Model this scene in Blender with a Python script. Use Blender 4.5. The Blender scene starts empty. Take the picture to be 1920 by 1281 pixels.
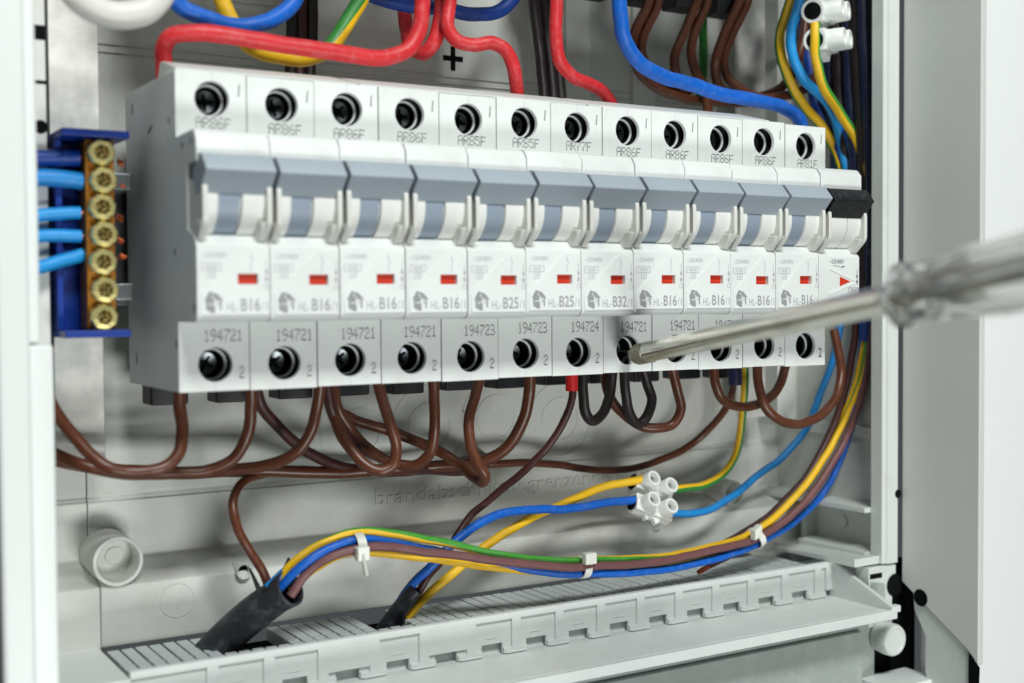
import bpy, bmesh, math, random
from mathutils import Vector, Matrix, noise
random.seed(7)
S = 0.001                      # everything below is written in millimetres
scene = bpy.context.scene
COL = scene.collection

# ------------------------------------------------------------------ camera
CAM = Vector((-87.623, -296.434, -16.39))
RX, RY, RZ, FPX = -0.034, 0.007, -0.546, 2366.5
def cam_axes():
    m = Matrix.Rotation(RZ, 3, 'Z') @ Matrix.Rotation(RX, 3, 'X') @ Matrix.Rotation(RY, 3, 'Y')
    return m @ Vector((1, 0, 0)), m @ Vector((0, 1, 0)), m @ Vector((0, 0, 1))
CR, CF, CU = cam_axes()
cd = bpy.data.cameras.new('camera')
cam = bpy.data.objects.new('camera', cd)
COL.objects.link(cam)
m4 = Matrix((CR, CU, -CF)).transposed().to_4x4()
m4.translation = CAM * S
cam.matrix_world = m4
cd.sensor_fit = 'HORIZONTAL'; cd.sensor_width = 36
cd.lens = FPX / 1920 * 36
cd.clip_start = 0.005; cd.clip_end = 20
cd.dof.use_dof = True
cd.dof.focus_distance = 0.378
cd.dof.aperture_fstop = 10.0
scene.camera = cam

def ray(px, py):
    return CR * ((px - 960) / FPX) + CF - CU * ((py - 640.5) / FPX)
def at(px, py, y):             # point of the place at depth y behind the breaker shoulders
    d = ray(px, py)
    return CAM + d * ((y - CAM.y) / d.y)
def atd(px, py, dist):
    return CAM + ray(px, py) * dist

# ------------------------------------------------------------------ light
w = bpy.data.worlds.new('World'); scene.world = w; w.use_nodes = True
bg = w.node_tree.nodes['Background']
bg.inputs[0].default_value = (0.78, 0.86, 0.90, 1)
bg.inputs[1].default_value = 0.08
def area(name, loc, target, sx, sy, power, col=(1, 1, 1)):
    ld = bpy.data.lights.new(name, 'AREA'); ld.shape = 'RECTANGLE'
    ld.size = sx * S; ld.size_y = sy * S; ld.energy = power; ld.color = col
    o = bpy.data.objects.new(name, ld); COL.objects.link(o)
    o.location = Vector(loc) * S
    o.rotation_euler = (Vector(target) - Vector(loc)).to_track_quat('-Z', 'Y').to_euler()
    return o
area('softbox', (10, -560, 560), (105, 0, -40), 300, 130, 6.0, (0.975, 1.0, 0.985))
area('low_lamp', (100, -620, -330), (105, 0, -30), 240, 140, 2.5, (0.98, 1.0, 0.985))
vs = scene.view_settings
scene.display_settings.display_device = 'sRGB'
vs.view_transform = 'Standard'; vs.look = 'None'; vs.exposure = 0.0; vs.gamma = 1
scene.cycles.max_bounces = 10
scene.cycles.transmission_bounces = 10
scene.cycles.caustics_refractive = False
scene.cycles.caustics_reflective = False
scene.cycles.use_denoising = True

# ------------------------------------------------------------------ materials
def lin(c):
    out = []
    for v in c:
        v /= 255
        out.append(v / 12.92 if v <= 0.04045 else ((v + 0.055) / 1.055) ** 2.4)
    return tuple(out) + (1,)
MATS = {}
def mat(name, rgb, rough=0.45, metal=0.0, var=0.08, vscale=60, bump=0.0, bscale=400, spec=0.5,
        trans=0.0, coat=0.0, dirt=None, dirt_amt=0.0, dscale=90, sss=0.0, rvar=0.0, stretch=None, objvar=0.0):
    if name in MATS: return MATS[name]
    m = bpy.data.materials.new(name); m.use_nodes = True
    nt = m.node_tree; N = nt.nodes; L = nt.links
    b = N['Principled BSDF']
    b.inputs['Roughness'].default_value = rough
    b.inputs['Metallic'].default_value = metal
    b.inputs['Specular IOR Level'].default_value = spec
    b.inputs['Transmission Weight'].default_value = trans
    b.inputs['Coat Weight'].default_value = coat
    if sss:
        b.inputs['Subsurface Weight'].default_value = sss
        b.inputs['Subsurface Radius'].default_value = (0.002, 0.002, 0.002)
        b.inputs['Subsurface Scale'].default_value = 1.0
    tc = N.new('ShaderNodeTexCoord')
    src = tc.outputs['Object']
    if stretch:
        mp = N.new('ShaderNodeMapping'); mp.inputs['Scale'].default_value = stretch
        L.new(src, mp.inputs['Vector']); src = mp.outputs['Vector']
    c = lin(rgb)
    nz = N.new('ShaderNodeTexNoise'); nz.inputs['Scale'].default_value = vscale
    nz.inputs['Detail'].default_value = 6; L.new(src, nz.inputs['Vector'])
    rp = N.new('ShaderNodeValToRGB')
    rp.color_ramp.elements[0].position = 0.3; rp.color_ramp.elements[1].position = 0.7
    rp.color_ramp.elements[0].color = tuple(max(0, x * (1 - var)) for x in c[:3]) + (1,)
    rp.color_ramp.elements[1].color = tuple(min(1, x * (1 + var)) for x in c[:3]) + (1,)
    L.new(nz.outputs['Fac'], rp.inputs['Fac'])
    colout = rp.outputs['Color']
    if dirt:
        n2 = N.new('ShaderNodeTexNoise'); n2.inputs['Scale'].default_value = dscale
        n2.inputs['Detail'].default_value = 9; n2.inputs['Roughness'].default_value = 0.7
        L.new(src, n2.inputs['Vector'])
        r2 = N.new('ShaderNodeValToRGB')
        r2.color_ramp.elements[0].position = 0.5; r2.color_ramp.elements[1].position = 0.75
        r2.color_ramp.elements[0].color = (0, 0, 0, 1)
        r2.color_ramp.elements[1].color = (dirt_amt,) * 3 + (1,)
        L.new(n2.outputs['Fac'], r2.inputs['Fac'])
        mx = N.new('ShaderNodeMix'); mx.data_type = 'RGBA'
        L.new(r2.outputs['Color'], mx.inputs['Factor'])
        L.new(colout, mx.inputs['A']); mx.inputs['B'].default_value = lin(dirt)
        colout = mx.outputs['Result']
    L.new(colout, b.inputs['Base Color'])
    if objvar:
        oi = N.new('ShaderNodeObjectInfo'); mr = N.new('ShaderNodeMapRange'); hs = N.new('ShaderNodeHueSaturation')
        mr.inputs['To Min'].default_value = 1 - objvar; mr.inputs['To Max'].default_value = 1 + objvar
        L.new(oi.outputs['Random'], mr.inputs['Value']); L.new(mr.outputs['Result'], hs.inputs['Value'])
        for l in list(b.inputs['Base Color'].links): L.remove(l)
        L.new(colout, hs.inputs['Color']); L.new(hs.outputs['Color'], b.inputs['Base Color'])
    if rvar:
        mr = N.new('ShaderNodeMapRange')
        mr.inputs['To Min'].default_value = max(0.02, rough - rvar); mr.inputs['To Max'].default_value = rough + rvar
        L.new(nz.outputs['Fac'], mr.inputs['Value']); L.new(mr.outputs['Result'], b.inputs['Roughness'])
    if bump:
        n3 = N.new('ShaderNodeTexNoise'); n3.inputs['Scale'].default_value = bscale; n3.inputs['Detail'].default_value = 4
        L.new(src, n3.inputs['Vector'])
        bp = N.new('ShaderNodeBump'); bp.inputs['Strength'].default_value = bump; bp.inputs['Distance'].default_value = 0.0003
        L.new(n3.outputs['Fac'], bp.inputs['Height']); L.new(bp.outputs['Normal'], b.inputs['Normal'])
    MATS[name] = m
    return m

WHITE = mat('breaker_white', (226, 230, 227), 0.42, var=0.02, vscale=90, bump=0.05, bscale=1500, objvar=0.03, dirt=(196, 194, 184), dirt_amt=0.3, dscale=120)
FINW = mat('tab_white', (216, 217, 210), 0.4, var=0.03)
DRUMW = mat('drum_white', (220, 222, 217), 0.42, var=0.02)
BAND = mat('band_grey_blue', (136, 149, 163), 0.42, var=0.03)
TOG = mat('toggle_grey_blue', (160, 171, 180), 0.42, var=0.04, bump=0.08, bscale=1800)
TOGK = mat('toggle_black', (20, 21, 25), 0.4, var=0.2, bump=0.1, bscale=1800, dirt=(120, 125, 125), dirt_amt=0.25, dscale=500)
RED_IND = mat('indicator_red', (206, 50, 22), 0.5, var=0.08)
INK = mat('ink_black', (28, 30, 34), 0.6, var=0.1)
INKG = mat('ink_grey', (148, 151, 153), 0.6, var=0.04)
INKL = mat('ink_light_grey', (172, 177, 178), 0.6, var=0.04)
CAGE_SHADE = mat('cage_and_groove_shade', (24, 27, 30), 0.45, metal=0.3, var=0.2)  # metal cage in the bore; its near-black also paints the groove's shade
SCREWD = mat('screw_dark_steel', (84, 88, 90), 0.3, metal=1.0, var=0.25, vscale=700)
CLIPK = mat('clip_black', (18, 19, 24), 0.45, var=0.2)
BOX = mat('box_grey', (212, 214, 208), 0.48, var=0.035, vscale=25, bump=0.06, bscale=900,
          dirt=(150, 144, 130), dirt_amt=0.36, dscale=38)
RIM = mat('rim_grey', (207, 212, 207), 0.4, var=0.02, vscale=25, bump=0.03, bscale=900, dirt=(170, 170, 162), dirt_amt=0.25, dscale=70)
RIMW = mat('rim_white', (226, 231, 228), 0.42, var=0.01)
DOOR_LIT = mat('door_panel_lit', (238, 241, 239), 0.4, var=0.006)
DOOR_SHADE = mat('door_side_shaded', (206, 209, 203), 0.45, var=0.03, vscale=20, bump=0.03, bscale=900)  # same door plastic as the panel, greyed for the side turned from the light
PLATE = mat('entry_plate_grey', (213, 218, 215), 0.5, var=0.03, bump=0.08, bscale=1200, dirt=(235, 235, 230), dirt_amt=0.3, dscale=300)
RIBM = mat('entry_rib_grey', (184, 192, 192), 0.55, var=0.05, bump=0.1, bscale=1400)
LOWG = mat('lower_panel_grey', (158, 166, 161), 0.5, var=0.05, vscale=30, dirt=(205, 208, 205), dirt_amt=0.35, dscale=160)
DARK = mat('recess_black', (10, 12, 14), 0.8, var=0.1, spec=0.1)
GALV = mat('galvanised_steel', (236, 236, 228), 0.42, metal=0.3, var=0.14, vscale=160, rvar=0.1,
           dirt=(120, 128, 132), dirt_amt=0.35, dscale=70)
STEEL = mat('rail_steel', (176, 180, 182), 0.3, metal=1.0, var=0.15, vscale=200)
BRASS = mat('brass_bar', (176, 118, 48), 0.45, metal=0.85, var=0.2, vscale=250)
SCREWY = mat('screw_yellow_zinc', (240, 224, 150), 0.3, metal=0.85, var=0.16, vscale=420, dirt=(160, 190, 150), dirt_amt=0.5, dscale=500)
SLOTB = mat('slot_brass_dark', (112, 92, 40), 0.5, metal=0.6, var=0.2)
CARR = mat('carrier_blue', (6, 50, 138), 0.38, var=0.08)
COPPER = mat('copper', (206, 112, 78), 0.35, metal=1.0, var=0.2, vscale=600)
def wiremat(n, c, r=0.47, d=(255, 255, 255), da=0.1, v=0.06):
    return mat(n, c, r, var=v, vscale=140, bump=0.12, bscale=260, dirt=d, dirt_amt=da, dscale=420, spec=0.45)
W_RED = wiremat('wire_red', (203, 38, 44), da=0.10)
W_BLUE = wiremat('wire_blue', (0, 92, 190), da=0.06)
W_NAVY = wiremat('wire_dark_blue', (2, 56, 140), da=0.05)
W_LBLUE = wiremat('wire_light_blue', (26, 132, 204), da=0.06)
W_CYAN = wiremat('wire_sky_blue', (22, 146, 216), da=0.05)
W_BROWN = wiremat('wire_brown', (88, 46, 26), r=0.36, da=0.10, d=(190, 150, 130))
W_MAUVE = wiremat('wire_mauve_brown', (112, 74, 74), da=0.08, d=(190, 160, 150))
W_DBROWN = wiremat('wire_dark_brown', (64, 32, 30), da=0.06, d=(150, 110, 100))
W_NIGHT = wiremat('added_cable_night_blue', (10, 22, 58), da=0.03)
W_BLACK = wiremat('wire_black', (34, 26, 27), da=0.06, d=(120, 90, 80))
W_YEL = wiremat('wire_yellow', (232, 184, 22), da=0.06)
W_GRN = wiremat('wire_green', (70, 150, 52), da=0.06)
W_DGRN = wiremat('wire_dark_green', (44, 126, 46), da=0.06)
W_WHITE = wiremat('cable_white', (222, 220, 212), da=0.03, v=0.02)
SHEATH = mat('sheath_black', (29, 31, 39), 0.5, var=0.2, vscale=120, bump=0.25, bscale=500, dirt=(120, 122, 128), dirt_amt=0.45, dscale=260)
TIE = mat('tie_nylon', (226, 228, 218), 0.35, var=0.03, sss=0.25)
BLOCKW = mat('terminal_block_white', (226, 229, 225), 0.42, var=0.02, sss=0.1)
FERR = mat('ferrule_red', (206, 28, 30), 0.4, var=0.06)
FERB = mat('ferrule_navy', (30, 30, 70), 0.4, var=0.06)
CHROME = mat('shaft_steel', (232, 229, 218), 0.17, metal=1.0, var=0.12, vscale=120, rvar=0.06, dirt=(110, 98, 76), dirt_amt=0.6, dscale=330, stretch=(1, 1, 0.18))
TINNED = mat('ferrule_tinned', (170, 164, 148), 0.45, metal=1.0, var=0.25, vscale=700, bump=0.6, bscale=1500)
CLEAR = mat('clear_plastic', (248, 250, 248), 0.06, trans=1.0, var=0.0)
CLEARH = mat('handle_clear_plastic', (252, 253, 250), 0.06, trans=0.96, var=0.0)

# ------------------------------------------------------------------ helpers
class MB:
    def __init__(s): s.v = []; s.f = []; s.m = []
    def add(s, vs, fs, m=0):
        o = len(s.v); s.v += [tuple(p) for p in vs]
        for f in fs: s.f.append([i + o for i in f]); s.m.append(m)
    def box(s, a, b, m=0):
        x0, y0, z0 = a; x1, y1, z1 = b
        s.add([(x0, y0, z0), (x1, y0, z0), (x1, y1, z0), (x0, y1, z0), (x0, y0, z1), (x1, y0, z1), (x1, y1, z1), (x0, y1, z1)],
              [(0, 3, 2, 1), (4, 5, 6, 7), (0, 1, 5, 4), (1, 2, 6, 5), (2, 3, 7, 6), (3, 0, 4, 7)], m)
    def prism(s, poly, x0, x1, m=0, axis='x', skip=()):
        n = len(poly)
        def P(p, x):
            return {'x': (x, p[0], p[1]), 'y': (p[0], x, p[1]), 'z': (p[0], p[1], x)}[axis]
        vs = [P(p, x0) for p in poly] + [P(p, x1) for p in poly]
        fs = [tuple(range(n)), tuple(range(2 * n - 1, n - 1, -1))]
        fs += [(i, i + n, (i + 1) % n + n, (i + 1) % n) for i in range(n) if i not in skip]
        s.add(vs, fs, m)
    def lathe(s, prof, c=(0, 0, 0), axis='y', n=24, m=0, caps=False):
        vs = []; fs = []
        for (r, t) in prof:
            for k in range(n):
                a = 2 * math.pi * k / n; u, v_ = r * math.cos(a), r * math.sin(a)
                p = {'y': (c[0] + u, c[1] + t, c[2] + v_), 'x': (c[0] + t, c[1] + u, c[2] + v_), 'z': (c[0] + u, c[1] + v_, c[2] + t)}[axis]
                vs.append(p)
        for j in range(len(prof) - 1):
            for k in range(n):
                fs.append((j * n + k, j * n + (k + 1) % n, (j + 1) * n + (k + 1) % n, (j + 1) * n + k))
        if caps:
            fs.append(tuple(range(n))); fs.append(tuple((len(prof) - 1) * n + k for k in range(n - 1, -1, -1)))
        s.add(vs, fs, m)
    def plate_hole(s, x0, x1, z0, z1, cx, cz, r, y, n=32, m=0):
        vs = []; fs = []
        cor = [(x1, z1), (x0, z1), (x0, z0), (x1, z0)]
        angs = sorted(set([2 * math.pi * k / n for k in range(n)] + [math.atan2(q[1] - cz, q[0] - cx) % (2 * math.pi) for q in cor]))
        for a in angs:
            c, d = math.cos(a), math.sin(a)
            t = 1e9
            if c > 1e-9: t = min(t, (x1 - cx) / c)
            if c < -1e-9: t = min(t, (x0 - cx) / c)
            if d > 1e-9: t = min(t, (z1 - cz) / d)
            if d < -1e-9: t = min(t, (z0 - cz) / d)
            vs.append((cx + r * c, y, cz + r * d)); vs.append((cx + t * c, y, cz + t * d))
        k = len(angs)
        for i in range(k):
            j = (i + 1) % k
            fs.append((2 * i, 2 * i + 1, 2 * j + 1, 2 * j))
        s.add(vs, fs, m)
    def plate_window(s, x0, x1, z0, z1, wx0, wx1, wz0, wz1, y, depth, m=0):
        o = [(x0, y, z0), (x1, y, z0), (x1, y, z1), (x0, y, z1)]
        i = [(wx0, y, wz0), (wx1, y, wz0), (wx1, y, wz1), (wx0, y, wz1)]
        d = [(p[0], y + depth, p[2]) for p in i]
        fs = [(k, (k + 1) % 4, (k + 1) % 4 + 4, k + 4) for k in range(4)]
        fs += [(k + 4, (k + 1) % 4 + 4, (k + 1) % 4 + 8, k + 8) for k in range(4)]
        s.add(o + i + d, fs, m)
    def sweep(s, pts, rad, n=12, m=0, caps=True, samples=8, flat=1.0, stripe=None, phase=0.0, twist=0.0, wob=0.0):
        P = spline(pts, samples); K = len(P)
        if wob: P = [p + noise.noise_vector(p * .07) * wob + noise.noise_vector(p * .2) * wob * .35 for p in P]
        rads = rad if callable(rad) else (lambda t: rad)
        T = [(P[min(i + 1, K - 1)] - P[max(i - 1, 0)]).normalized() for i in range(K)]
        ref = Vector((0, -1, 0))
        nrm = (ref - T[0] * ref.dot(T[0])).normalized() if abs(ref.dot(T[0])) < 0.99 else T[0].orthogonal().normalized()
        vs = []; fs = []; fm = []
        for i in range(K):
            nrm = (nrm - T[i] * nrm.dot(T[i])).normalized()
            bn = T[i].cross(nrm); r = rads(i / (K - 1)) * (1 + (.05 * noise.noise(P[i] * .16) if wob else 0))
            for k in range(n):
                a = 2 * math.pi * k / n + phase + twist * i / (K - 1)
                vs.append(P[i] + nrm * (math.cos(a) * r) + bn * (math.sin(a) * r * flat))
        for i in range(K - 1):
            for k in range(n):
                fs.append((i * n + k, i * n + (k + 1) % n, (i + 1) * n + (k + 1) % n, (i + 1) * n + k))
                fm.append(1 if stripe and k < stripe else m)
        if caps:
            fs.append(tuple(range(n - 1, -1, -1))); fs.append(tuple((K - 1) * n + k for k in range(n))); fm += [m, m]
        o = len(s.v); s.v += [tuple(p) for p in vs]
        for f, q in zip(fs, fm): s.f.append([i + o for i in f]); s.m.append(q)
    def mesh(s, name, smooth=35, fix=True):
        me = bpy.data.meshes.new(name)
        me.from_pydata([(a * S, b * S, c * S) for a, b, c in s.v], [], s.f)
        me.polygons.foreach_set('material_index', s.m)
        if fix:
            bm = bmesh.new(); bm.from_mesh(me)
            bmesh.ops.remove_doubles(bm, verts=bm.verts, dist=1e-7)
            bmesh.ops.recalc_face_normals(bm, faces=bm.faces)
            bm.to_mesh(me); bm.free()
        if smooth:
            me.shade_smooth(); me.set_sharp_from_angle(angle=math.radians(smooth))
        me.update()
        return me
    def build(s, name, mats, parent=None, bevel=0, smooth=35, loc=None, rot=None, seg=2, fix=True, bang=40):
        me = s.mesh(name, smooth, fix)
        for q in (mats if isinstance(mats, (list, tuple)) else [mats]): me.materials.append(q)
        return link(name, me, parent, bevel, loc, rot, seg, bang)

def link(name, me, parent=None, bevel=0, loc=None, rot=None, seg=2, bang=40):
    o = bpy.data.objects.new(name, me); COL.objects.link(o)
    if parent: o.parent = parent
    if loc: o.location = Vector(loc) * S
    if rot: o.rotation_euler = rot
    if bevel:
        b = o.modifiers.new('edge', 'BEVEL'); b.width = bevel * S; b.segments = seg
        b.limit_method = 'ANGLE'; b.angle_limit = math.radians(bang); b.harden_normals = True
    return o
def spline(pts, samples):
    pts = [Vector(p) for p in pts]; out = []
    if len(pts) < 3:
        return [pts[0].lerp(pts[-1], i / samples) for i in range(samples + 1)]
    Q = [pts[0] * 2 - pts[1]] + pts + [pts[-1] * 2 - pts[-2]]
    for i in range(1, len(Q) - 2):
        p0, p1, p2, p3 = Q[i - 1:i + 3]
        t01 = max((p1 - p0).length, 1e-6) ** .5; t12 = max((p2 - p1).length, 1e-6) ** .5; t23 = max((p3 - p2).length, 1e-6) ** .5
        m1 = (p2 - p1) + ((p1 - p0) / t01 - (p2 - p0) / (t01 + t12)) * t12
        m2 = (p2 - p1) + ((p3 - p2) / t23 - (p3 - p1) / (t12 + t23)) * t12
        for k in range(samples):
            t = k / samples
            out.append(p1 * (2 * t ** 3 - 3 * t ** 2 + 1) + m1 * (t ** 3 - 2 * t ** 2 + t) + p2 * (-2 * t ** 3 + 3 * t ** 2) + m2 * (t ** 3 - t ** 2))
    out.append(pts[-1])
    return out
def thing(name, label, cat, loc=(0, 0, 0), group=None):
    o = bpy.data.objects.new(name, None); COL.objects.link(o)
    o.location = Vector(loc) * S; o.empty_display_size = 0.005
    return tag(o, label, cat, group)
def tag(o, label, cat, group=None):
    o['label'] = label; o['category'] = cat
    if group: o['group'] = group
    return o
def dup(o, parent=None):
    c = o.copy(); COL.objects.link(c); c.parent = parent
    for ch in list(o.children): dup(ch, c)
    return c

_tcache = {}
def text_geo(body, extrude=0.0, offset=0.0):
    k = (body, extrude, offset)
    if k in _tcache: return _tcache[k]
    cu = bpy.data.curves.new('t', 'FONT'); cu.body = body; cu.size = 1; cu.extrude = extrude; cu.offset = offset
    cu.resolution_u = 3
    o = bpy.data.objects.new('t', cu); COL.objects.link(o)
    dg = bpy.context.evaluated_depsgraph_get()
    me = bpy.data.meshes.new_from_object(o.evaluated_get(dg))
    vs = [tuple(v.co) for v in me.vertices]; fs = [tuple(p.vertices) for p in me.polygons]
    bpy.data.objects.remove(o); bpy.data.curves.remove(cu); bpy.data.meshes.remove(me)
    _tcache[k] = (vs, fs); return vs, fs
def put_text(mb, body, x0, z0, wd, ht, y, m=0, extrude=0.0, depth=0.0, offset=0.0):
    vs, fs = text_geo(body, extrude, offset)
    xs = [v[0] for v in vs]; ys = [v[1] for v in vs]
    sx = wd / (max(xs) - min(xs)); sz = ht / (max(ys) - min(ys)); xm, ym = min(xs), min(ys)
    k = depth / (2 * extrude) if extrude else 0
    mb.add([(x0 + (v[0] - xm) * sx, y - (v[2] + extrude) * k, z0 + (v[1] - ym) * sz) for v in vs], fs, m)
DOT = {'A': '01110 10001 10001 11111 10001 10001 10001', 'R': '11110 10001 10001 11110 10100 10010 10001',
       '8': '01110 10001 10001 01110 10001 10001 01110', '6': '00110 01000 10000 11110 10001 10001 01110',
       '5': '11111 10000 11110 00001 00001 10001 01110', '7': '11111 00001 00010 00100 01000 01000 01000',
       '1': '00100 01100 00100 00100 00100 00100 01110', '9': '01110 10001 10001 01111 00001 00010 01100',
       '4': '00010 00110 01010 10010 11111 00010 00010', '2': '01110 10001 00001 00110 01000 10000 11111',
       '3': '11110 00001 00001 01110 00001 00001 11110', 'F': '11111 10000 10000 11110 10000 10000 10000'}
def dots(mb, s, x0, z0, pitch, dx, dz, y, w=0.25, h=0.3, m=0, slant=0.0):
    for i, ch in enumerate(s):
        for r, row in enumerate(DOT[ch].split()):
            for c, b in enumerate(row):
                if b == '1':
                    x = x0 + i * pitch + c * dx + random.uniform(-.03, .03) + slant * (6 - r); z = z0 + (6 - r) * dz + random.uniform(-.05, .05)
                    ww = w * random.uniform(.8, 1.2); hh = h * random.uniform(.75, 1.15)
                    mb.add([(x, y, z), (x + ww, y, z), (x + ww, y, z + hh), (x, y, z + hh)], [(0, 1, 2, 3)], m)
def line(mb, a, b, wd, y, m=0):
    dx, dz = b[0] - a[0], b[1] - a[1]; l = math.hypot(dx, dz); nx, nz = -dz / l * wd / 2, dx / l * wd / 2
    mb.add([(a[0] + nx, y, a[1] + nz), (b[0] + nx, y, b[1] + nz), (b[0] - nx, y, b[1] - nz), (a[0] - nx, y, a[1] - nz)], [(0, 1, 2, 3)], m)
def poly(mb, pts, y, m=0):
    mb.add([(p[0], y, p[1]) for p in pts], [tuple(range(len(pts)))], m)
def rect_outline(mb, x0, z0, x1, z1, wd, y, m=0):
    line(mb, (x0, z0), (x1, z0), wd, y, m); line(mb, (x0, z1), (x1, z1), wd, y, m)
    line(mb, (x0, z0), (x0, z1), wd, y - 0.012, m); line(mb, (x1, z0), (x1, z1), wd, y - 0.012, m)
def ring(mb, cx, cz, r0, r1, y, n=20, m=0):
    vs = []; fs = []
    for k in range(n):
        a = 2 * math.pi * k / n
        vs += [(cx + r0 * math.cos(a), y, cz + r0 * math.sin(a)), (cx + r1 * math.cos(a), y, cz + r1 * math.sin(a))]
    for k in range(n):
        j = (k + 1) % n; fs.append((2 * k, 2 * k + 1, 2 * j + 1, 2 * j))
    mb.add(vs, fs, m)

# ------------------------------------------------------------------ enclosure
box = thing('distribution_box', 'light grey plastic distribution box standing open with its door folded aside', 'electrical box', (105, 60, -120))
OFF = (-105, -60, 120)
def bpart(mb, name, mats, bevel=0, parent=None, **k):
    o = mb.build(name, mats, parent or box, bevel, **k)
    o.location = Vector(OFF) * S if not parent else (0, 0, 0)
    return o
XL, XR, XW = -28.5, 237.0, 247.0
mb = MB()      # back wall: flat, then the sloped ledge and the vertical face of the cable plate
pr = [(60, 140), (60, -69.6), (60.5, -69.9), (60.5, -70.6), (60, -70.9), (60, -71.6), (59.4, -71.9), (59.4, -87.6), (58.6, -88.4), (47.6, -92.0), (46.2, -92.9), (46.0, -94), (46.0, -107.4), (46.6, -109), (63, -109), (63, 140)]
mb.prism(pr, -8.2, 232.5)
mb.prism([(p[0] + (0.8 if p[0] < 62 else 0), p[1]) for p in pr[:12]] + [(46.8, -150), (63, -150), (63, 140)], XL - 3.2, -8.28)
mb.prism([(p[0] + (0.8 if p[0] < 62 else 0), p[1]) for p in pr[:12]] + [(46.8, -112), (63, -112), (63, 140)], 232.6, 248)
back = bpart(mb, 'back_wall', BOX, 0.3)
def sub(mb, name, mats, bevel=0, **k):            # piece of the back wall
    o = mb.build(name, mats, back, bevel, **k); return o
def tor_ring(cx, cz, y, r0, r1, h):
    q = MB(); q.lathe([(r0, 0.5), (r0, -h), (r1, -h), (r1, 0.5)], (cx, y, cz), 'y', 40); return q
for p, ri, ro in (((805, 800), 7.4, 13.2), ((930, 782), 7.2, 12.6), ((1050, 786), 7.2, 12.4), ((672, 810), 7.2, 12.6)):
    c = at(*p, 60)
    for r in (ri, ro):
        sub(tor_ring(c.x, c.z, 60, r - .22, r + .22, .22), 'knockout_ring', BOX, smooth=30)
c = at(332, 1125, 46); sub(tor_ring(c.x, c.z, 46, 4.55, 4.8, .18), 'knockout_ring', BOX)
def cup(px, py, y, base, r, wall, floor, name='mounting_cup'):
    c = at(px, py, y); q = MB()
    q.lathe([(r, base - y), (r * .97, 0.5), (r * .955, 0), (r - wall + .25, 0), (r - wall, .4), ((r - wall) * .95, floor), (0.01, floor)], (c.x, y, c.z), 'y', 40)
    return sub(q, name, BOX, smooth=40), c
cp, c = cup(222, 1053, 45.2, 60, 6.9, 1.4, 7)
q = MB(); q.lathe([(2.4, .3), (2.4, -.25), (2.7, -.25), (2.7, .3)], (c.x + .8, 52.1, c.z), 'y', 24); q.build('cup_ring', BOX, cp)
cup(1377, 925, 47, 61, 4.6, .7, 11)
cup(458, 1072, 44.5, 50, 2.3, .6, 4.5, 'screw_boss')
cup(1234, 980, 44.5, 50, 2.3, .6, 4.5, 'screw_boss')
for p in ((458, 1072), (1234, 980)):
    c = at(*p, 47); q = MB(); q.lathe([(1.75, 0), (0.01, 0)], (c.x, 46.6, c.z), 'y', 20); sub(q, 'screw_hole', DARK)
mb = MB(); put_text(mb, 'brandabschnittbegrenzende', 78.4, -81.9, 89.5, 6.0, 59.42, extrude=.02, depth=.4)
sub(mb, 'embossed_lettering', BOX, smooth=0)
mb = MB(); put_text(mb, 'b', 171.5, -80.6, 2.6, 4.7, 59.42, extrude=.02, depth=.4)
sub(mb, 'embossed_lettering', BOX, smooth=0)
mb = MB(); c = at(849, 110, 60)
mb.box((c.x - 3.6, 59.8, c.z - .8), (c.x + 3.6, 59.9, c.z + .8)); mb.box((c.x - .8, 59.75, c.z - 3.8), (c.x + .8, 59.85, c.z + 3.8))
sub(mb, 'cross_slot', DARK)
mb = MB()
for k, z in enumerate((52, 54.2)): mb.box((-26, 59.4, z), (230, 60.2, z + .5))
mb.box((-10, 58.8, 70), (60, 60.2, 76))
sub(mb, 'wall_rib', BOX, .15)
for x in (150, 178):                                  # raised pads behind the brown loops
    mb = MB(); mb.box((x, 58.2, 40), (x + 10, 60.2, 132)); sub(mb, 'wall_pad', BOX, .3)

mb = MB()
mb.prism([(XW, 5.5), (XW + 2.5, 5.5), (XW + 2.5, 61), (XW, 61)], -112, 140, axis='z')
wr = bpart(mb, 'side_wall', BOX, .2)
mb = MB(); mb.box((XW - 11.0, 6.1, -90.2), (XW + 1, 58, -88.4)); mb.build('wall_ledge', RIM, wr, .3)
mb = MB(); mb.box((XW - 11.0, 6.1, -107.0), (XW + 1, 38, -103.6)); mb.build('wall_ledge', RIM, wr, .3)
mb = MB(); mb.box((XW - 5.0, 40, -104.5), (XW + 1, 42.6, -89)); mb.build('wall_ledge', RIM, wr, .3)
mb = MB(); mb.lathe([(2.1, 0), (2.1, -.8), (0.01, -.8)], (XW, 26.5, -97.0), 'x', 24); mb.build('moulded_disc', BOX, wr)
mb = MB(); mb.box((XW - 26, 40, -112), (XW + 1, 60, -109.0)); mb.box((XW - 14, 36, -112), (XW + 1, 47, -106.0)); mb.build('corner_ledge', BOX, wr, .3)
mb = MB(); mb.box((XW - 9.5, 50, -64), (XW + 1, 61, 140)); mb.build('corner_post', BOX, wr, .4)
mb = MB(); mb.box((XW - 11, 48, 70), (XW + .5, 60, 92)); mb.build('corner_cap', BOX, wr, .4)
mb = MB(); mb.box((XW - 1.4, 12, -66), (XW + 1, 49, -62)); mb.build('wall_ledge', BOX, wr, .4)
mb = MB(); mb.prism([(XL - 3.6, 0), (XL - 6, 0), (XL - 6, 61), (XL - 3.6, 61)], -150, 140, axis='z'); bpart(mb, 'side_wall', BOX, .2)
mb = MB(); mb.box((XL - 3, 28, -30), (-23.3, 47, 140)); pl = bpart(mb, 'side_panel', BOX, .3)
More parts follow.
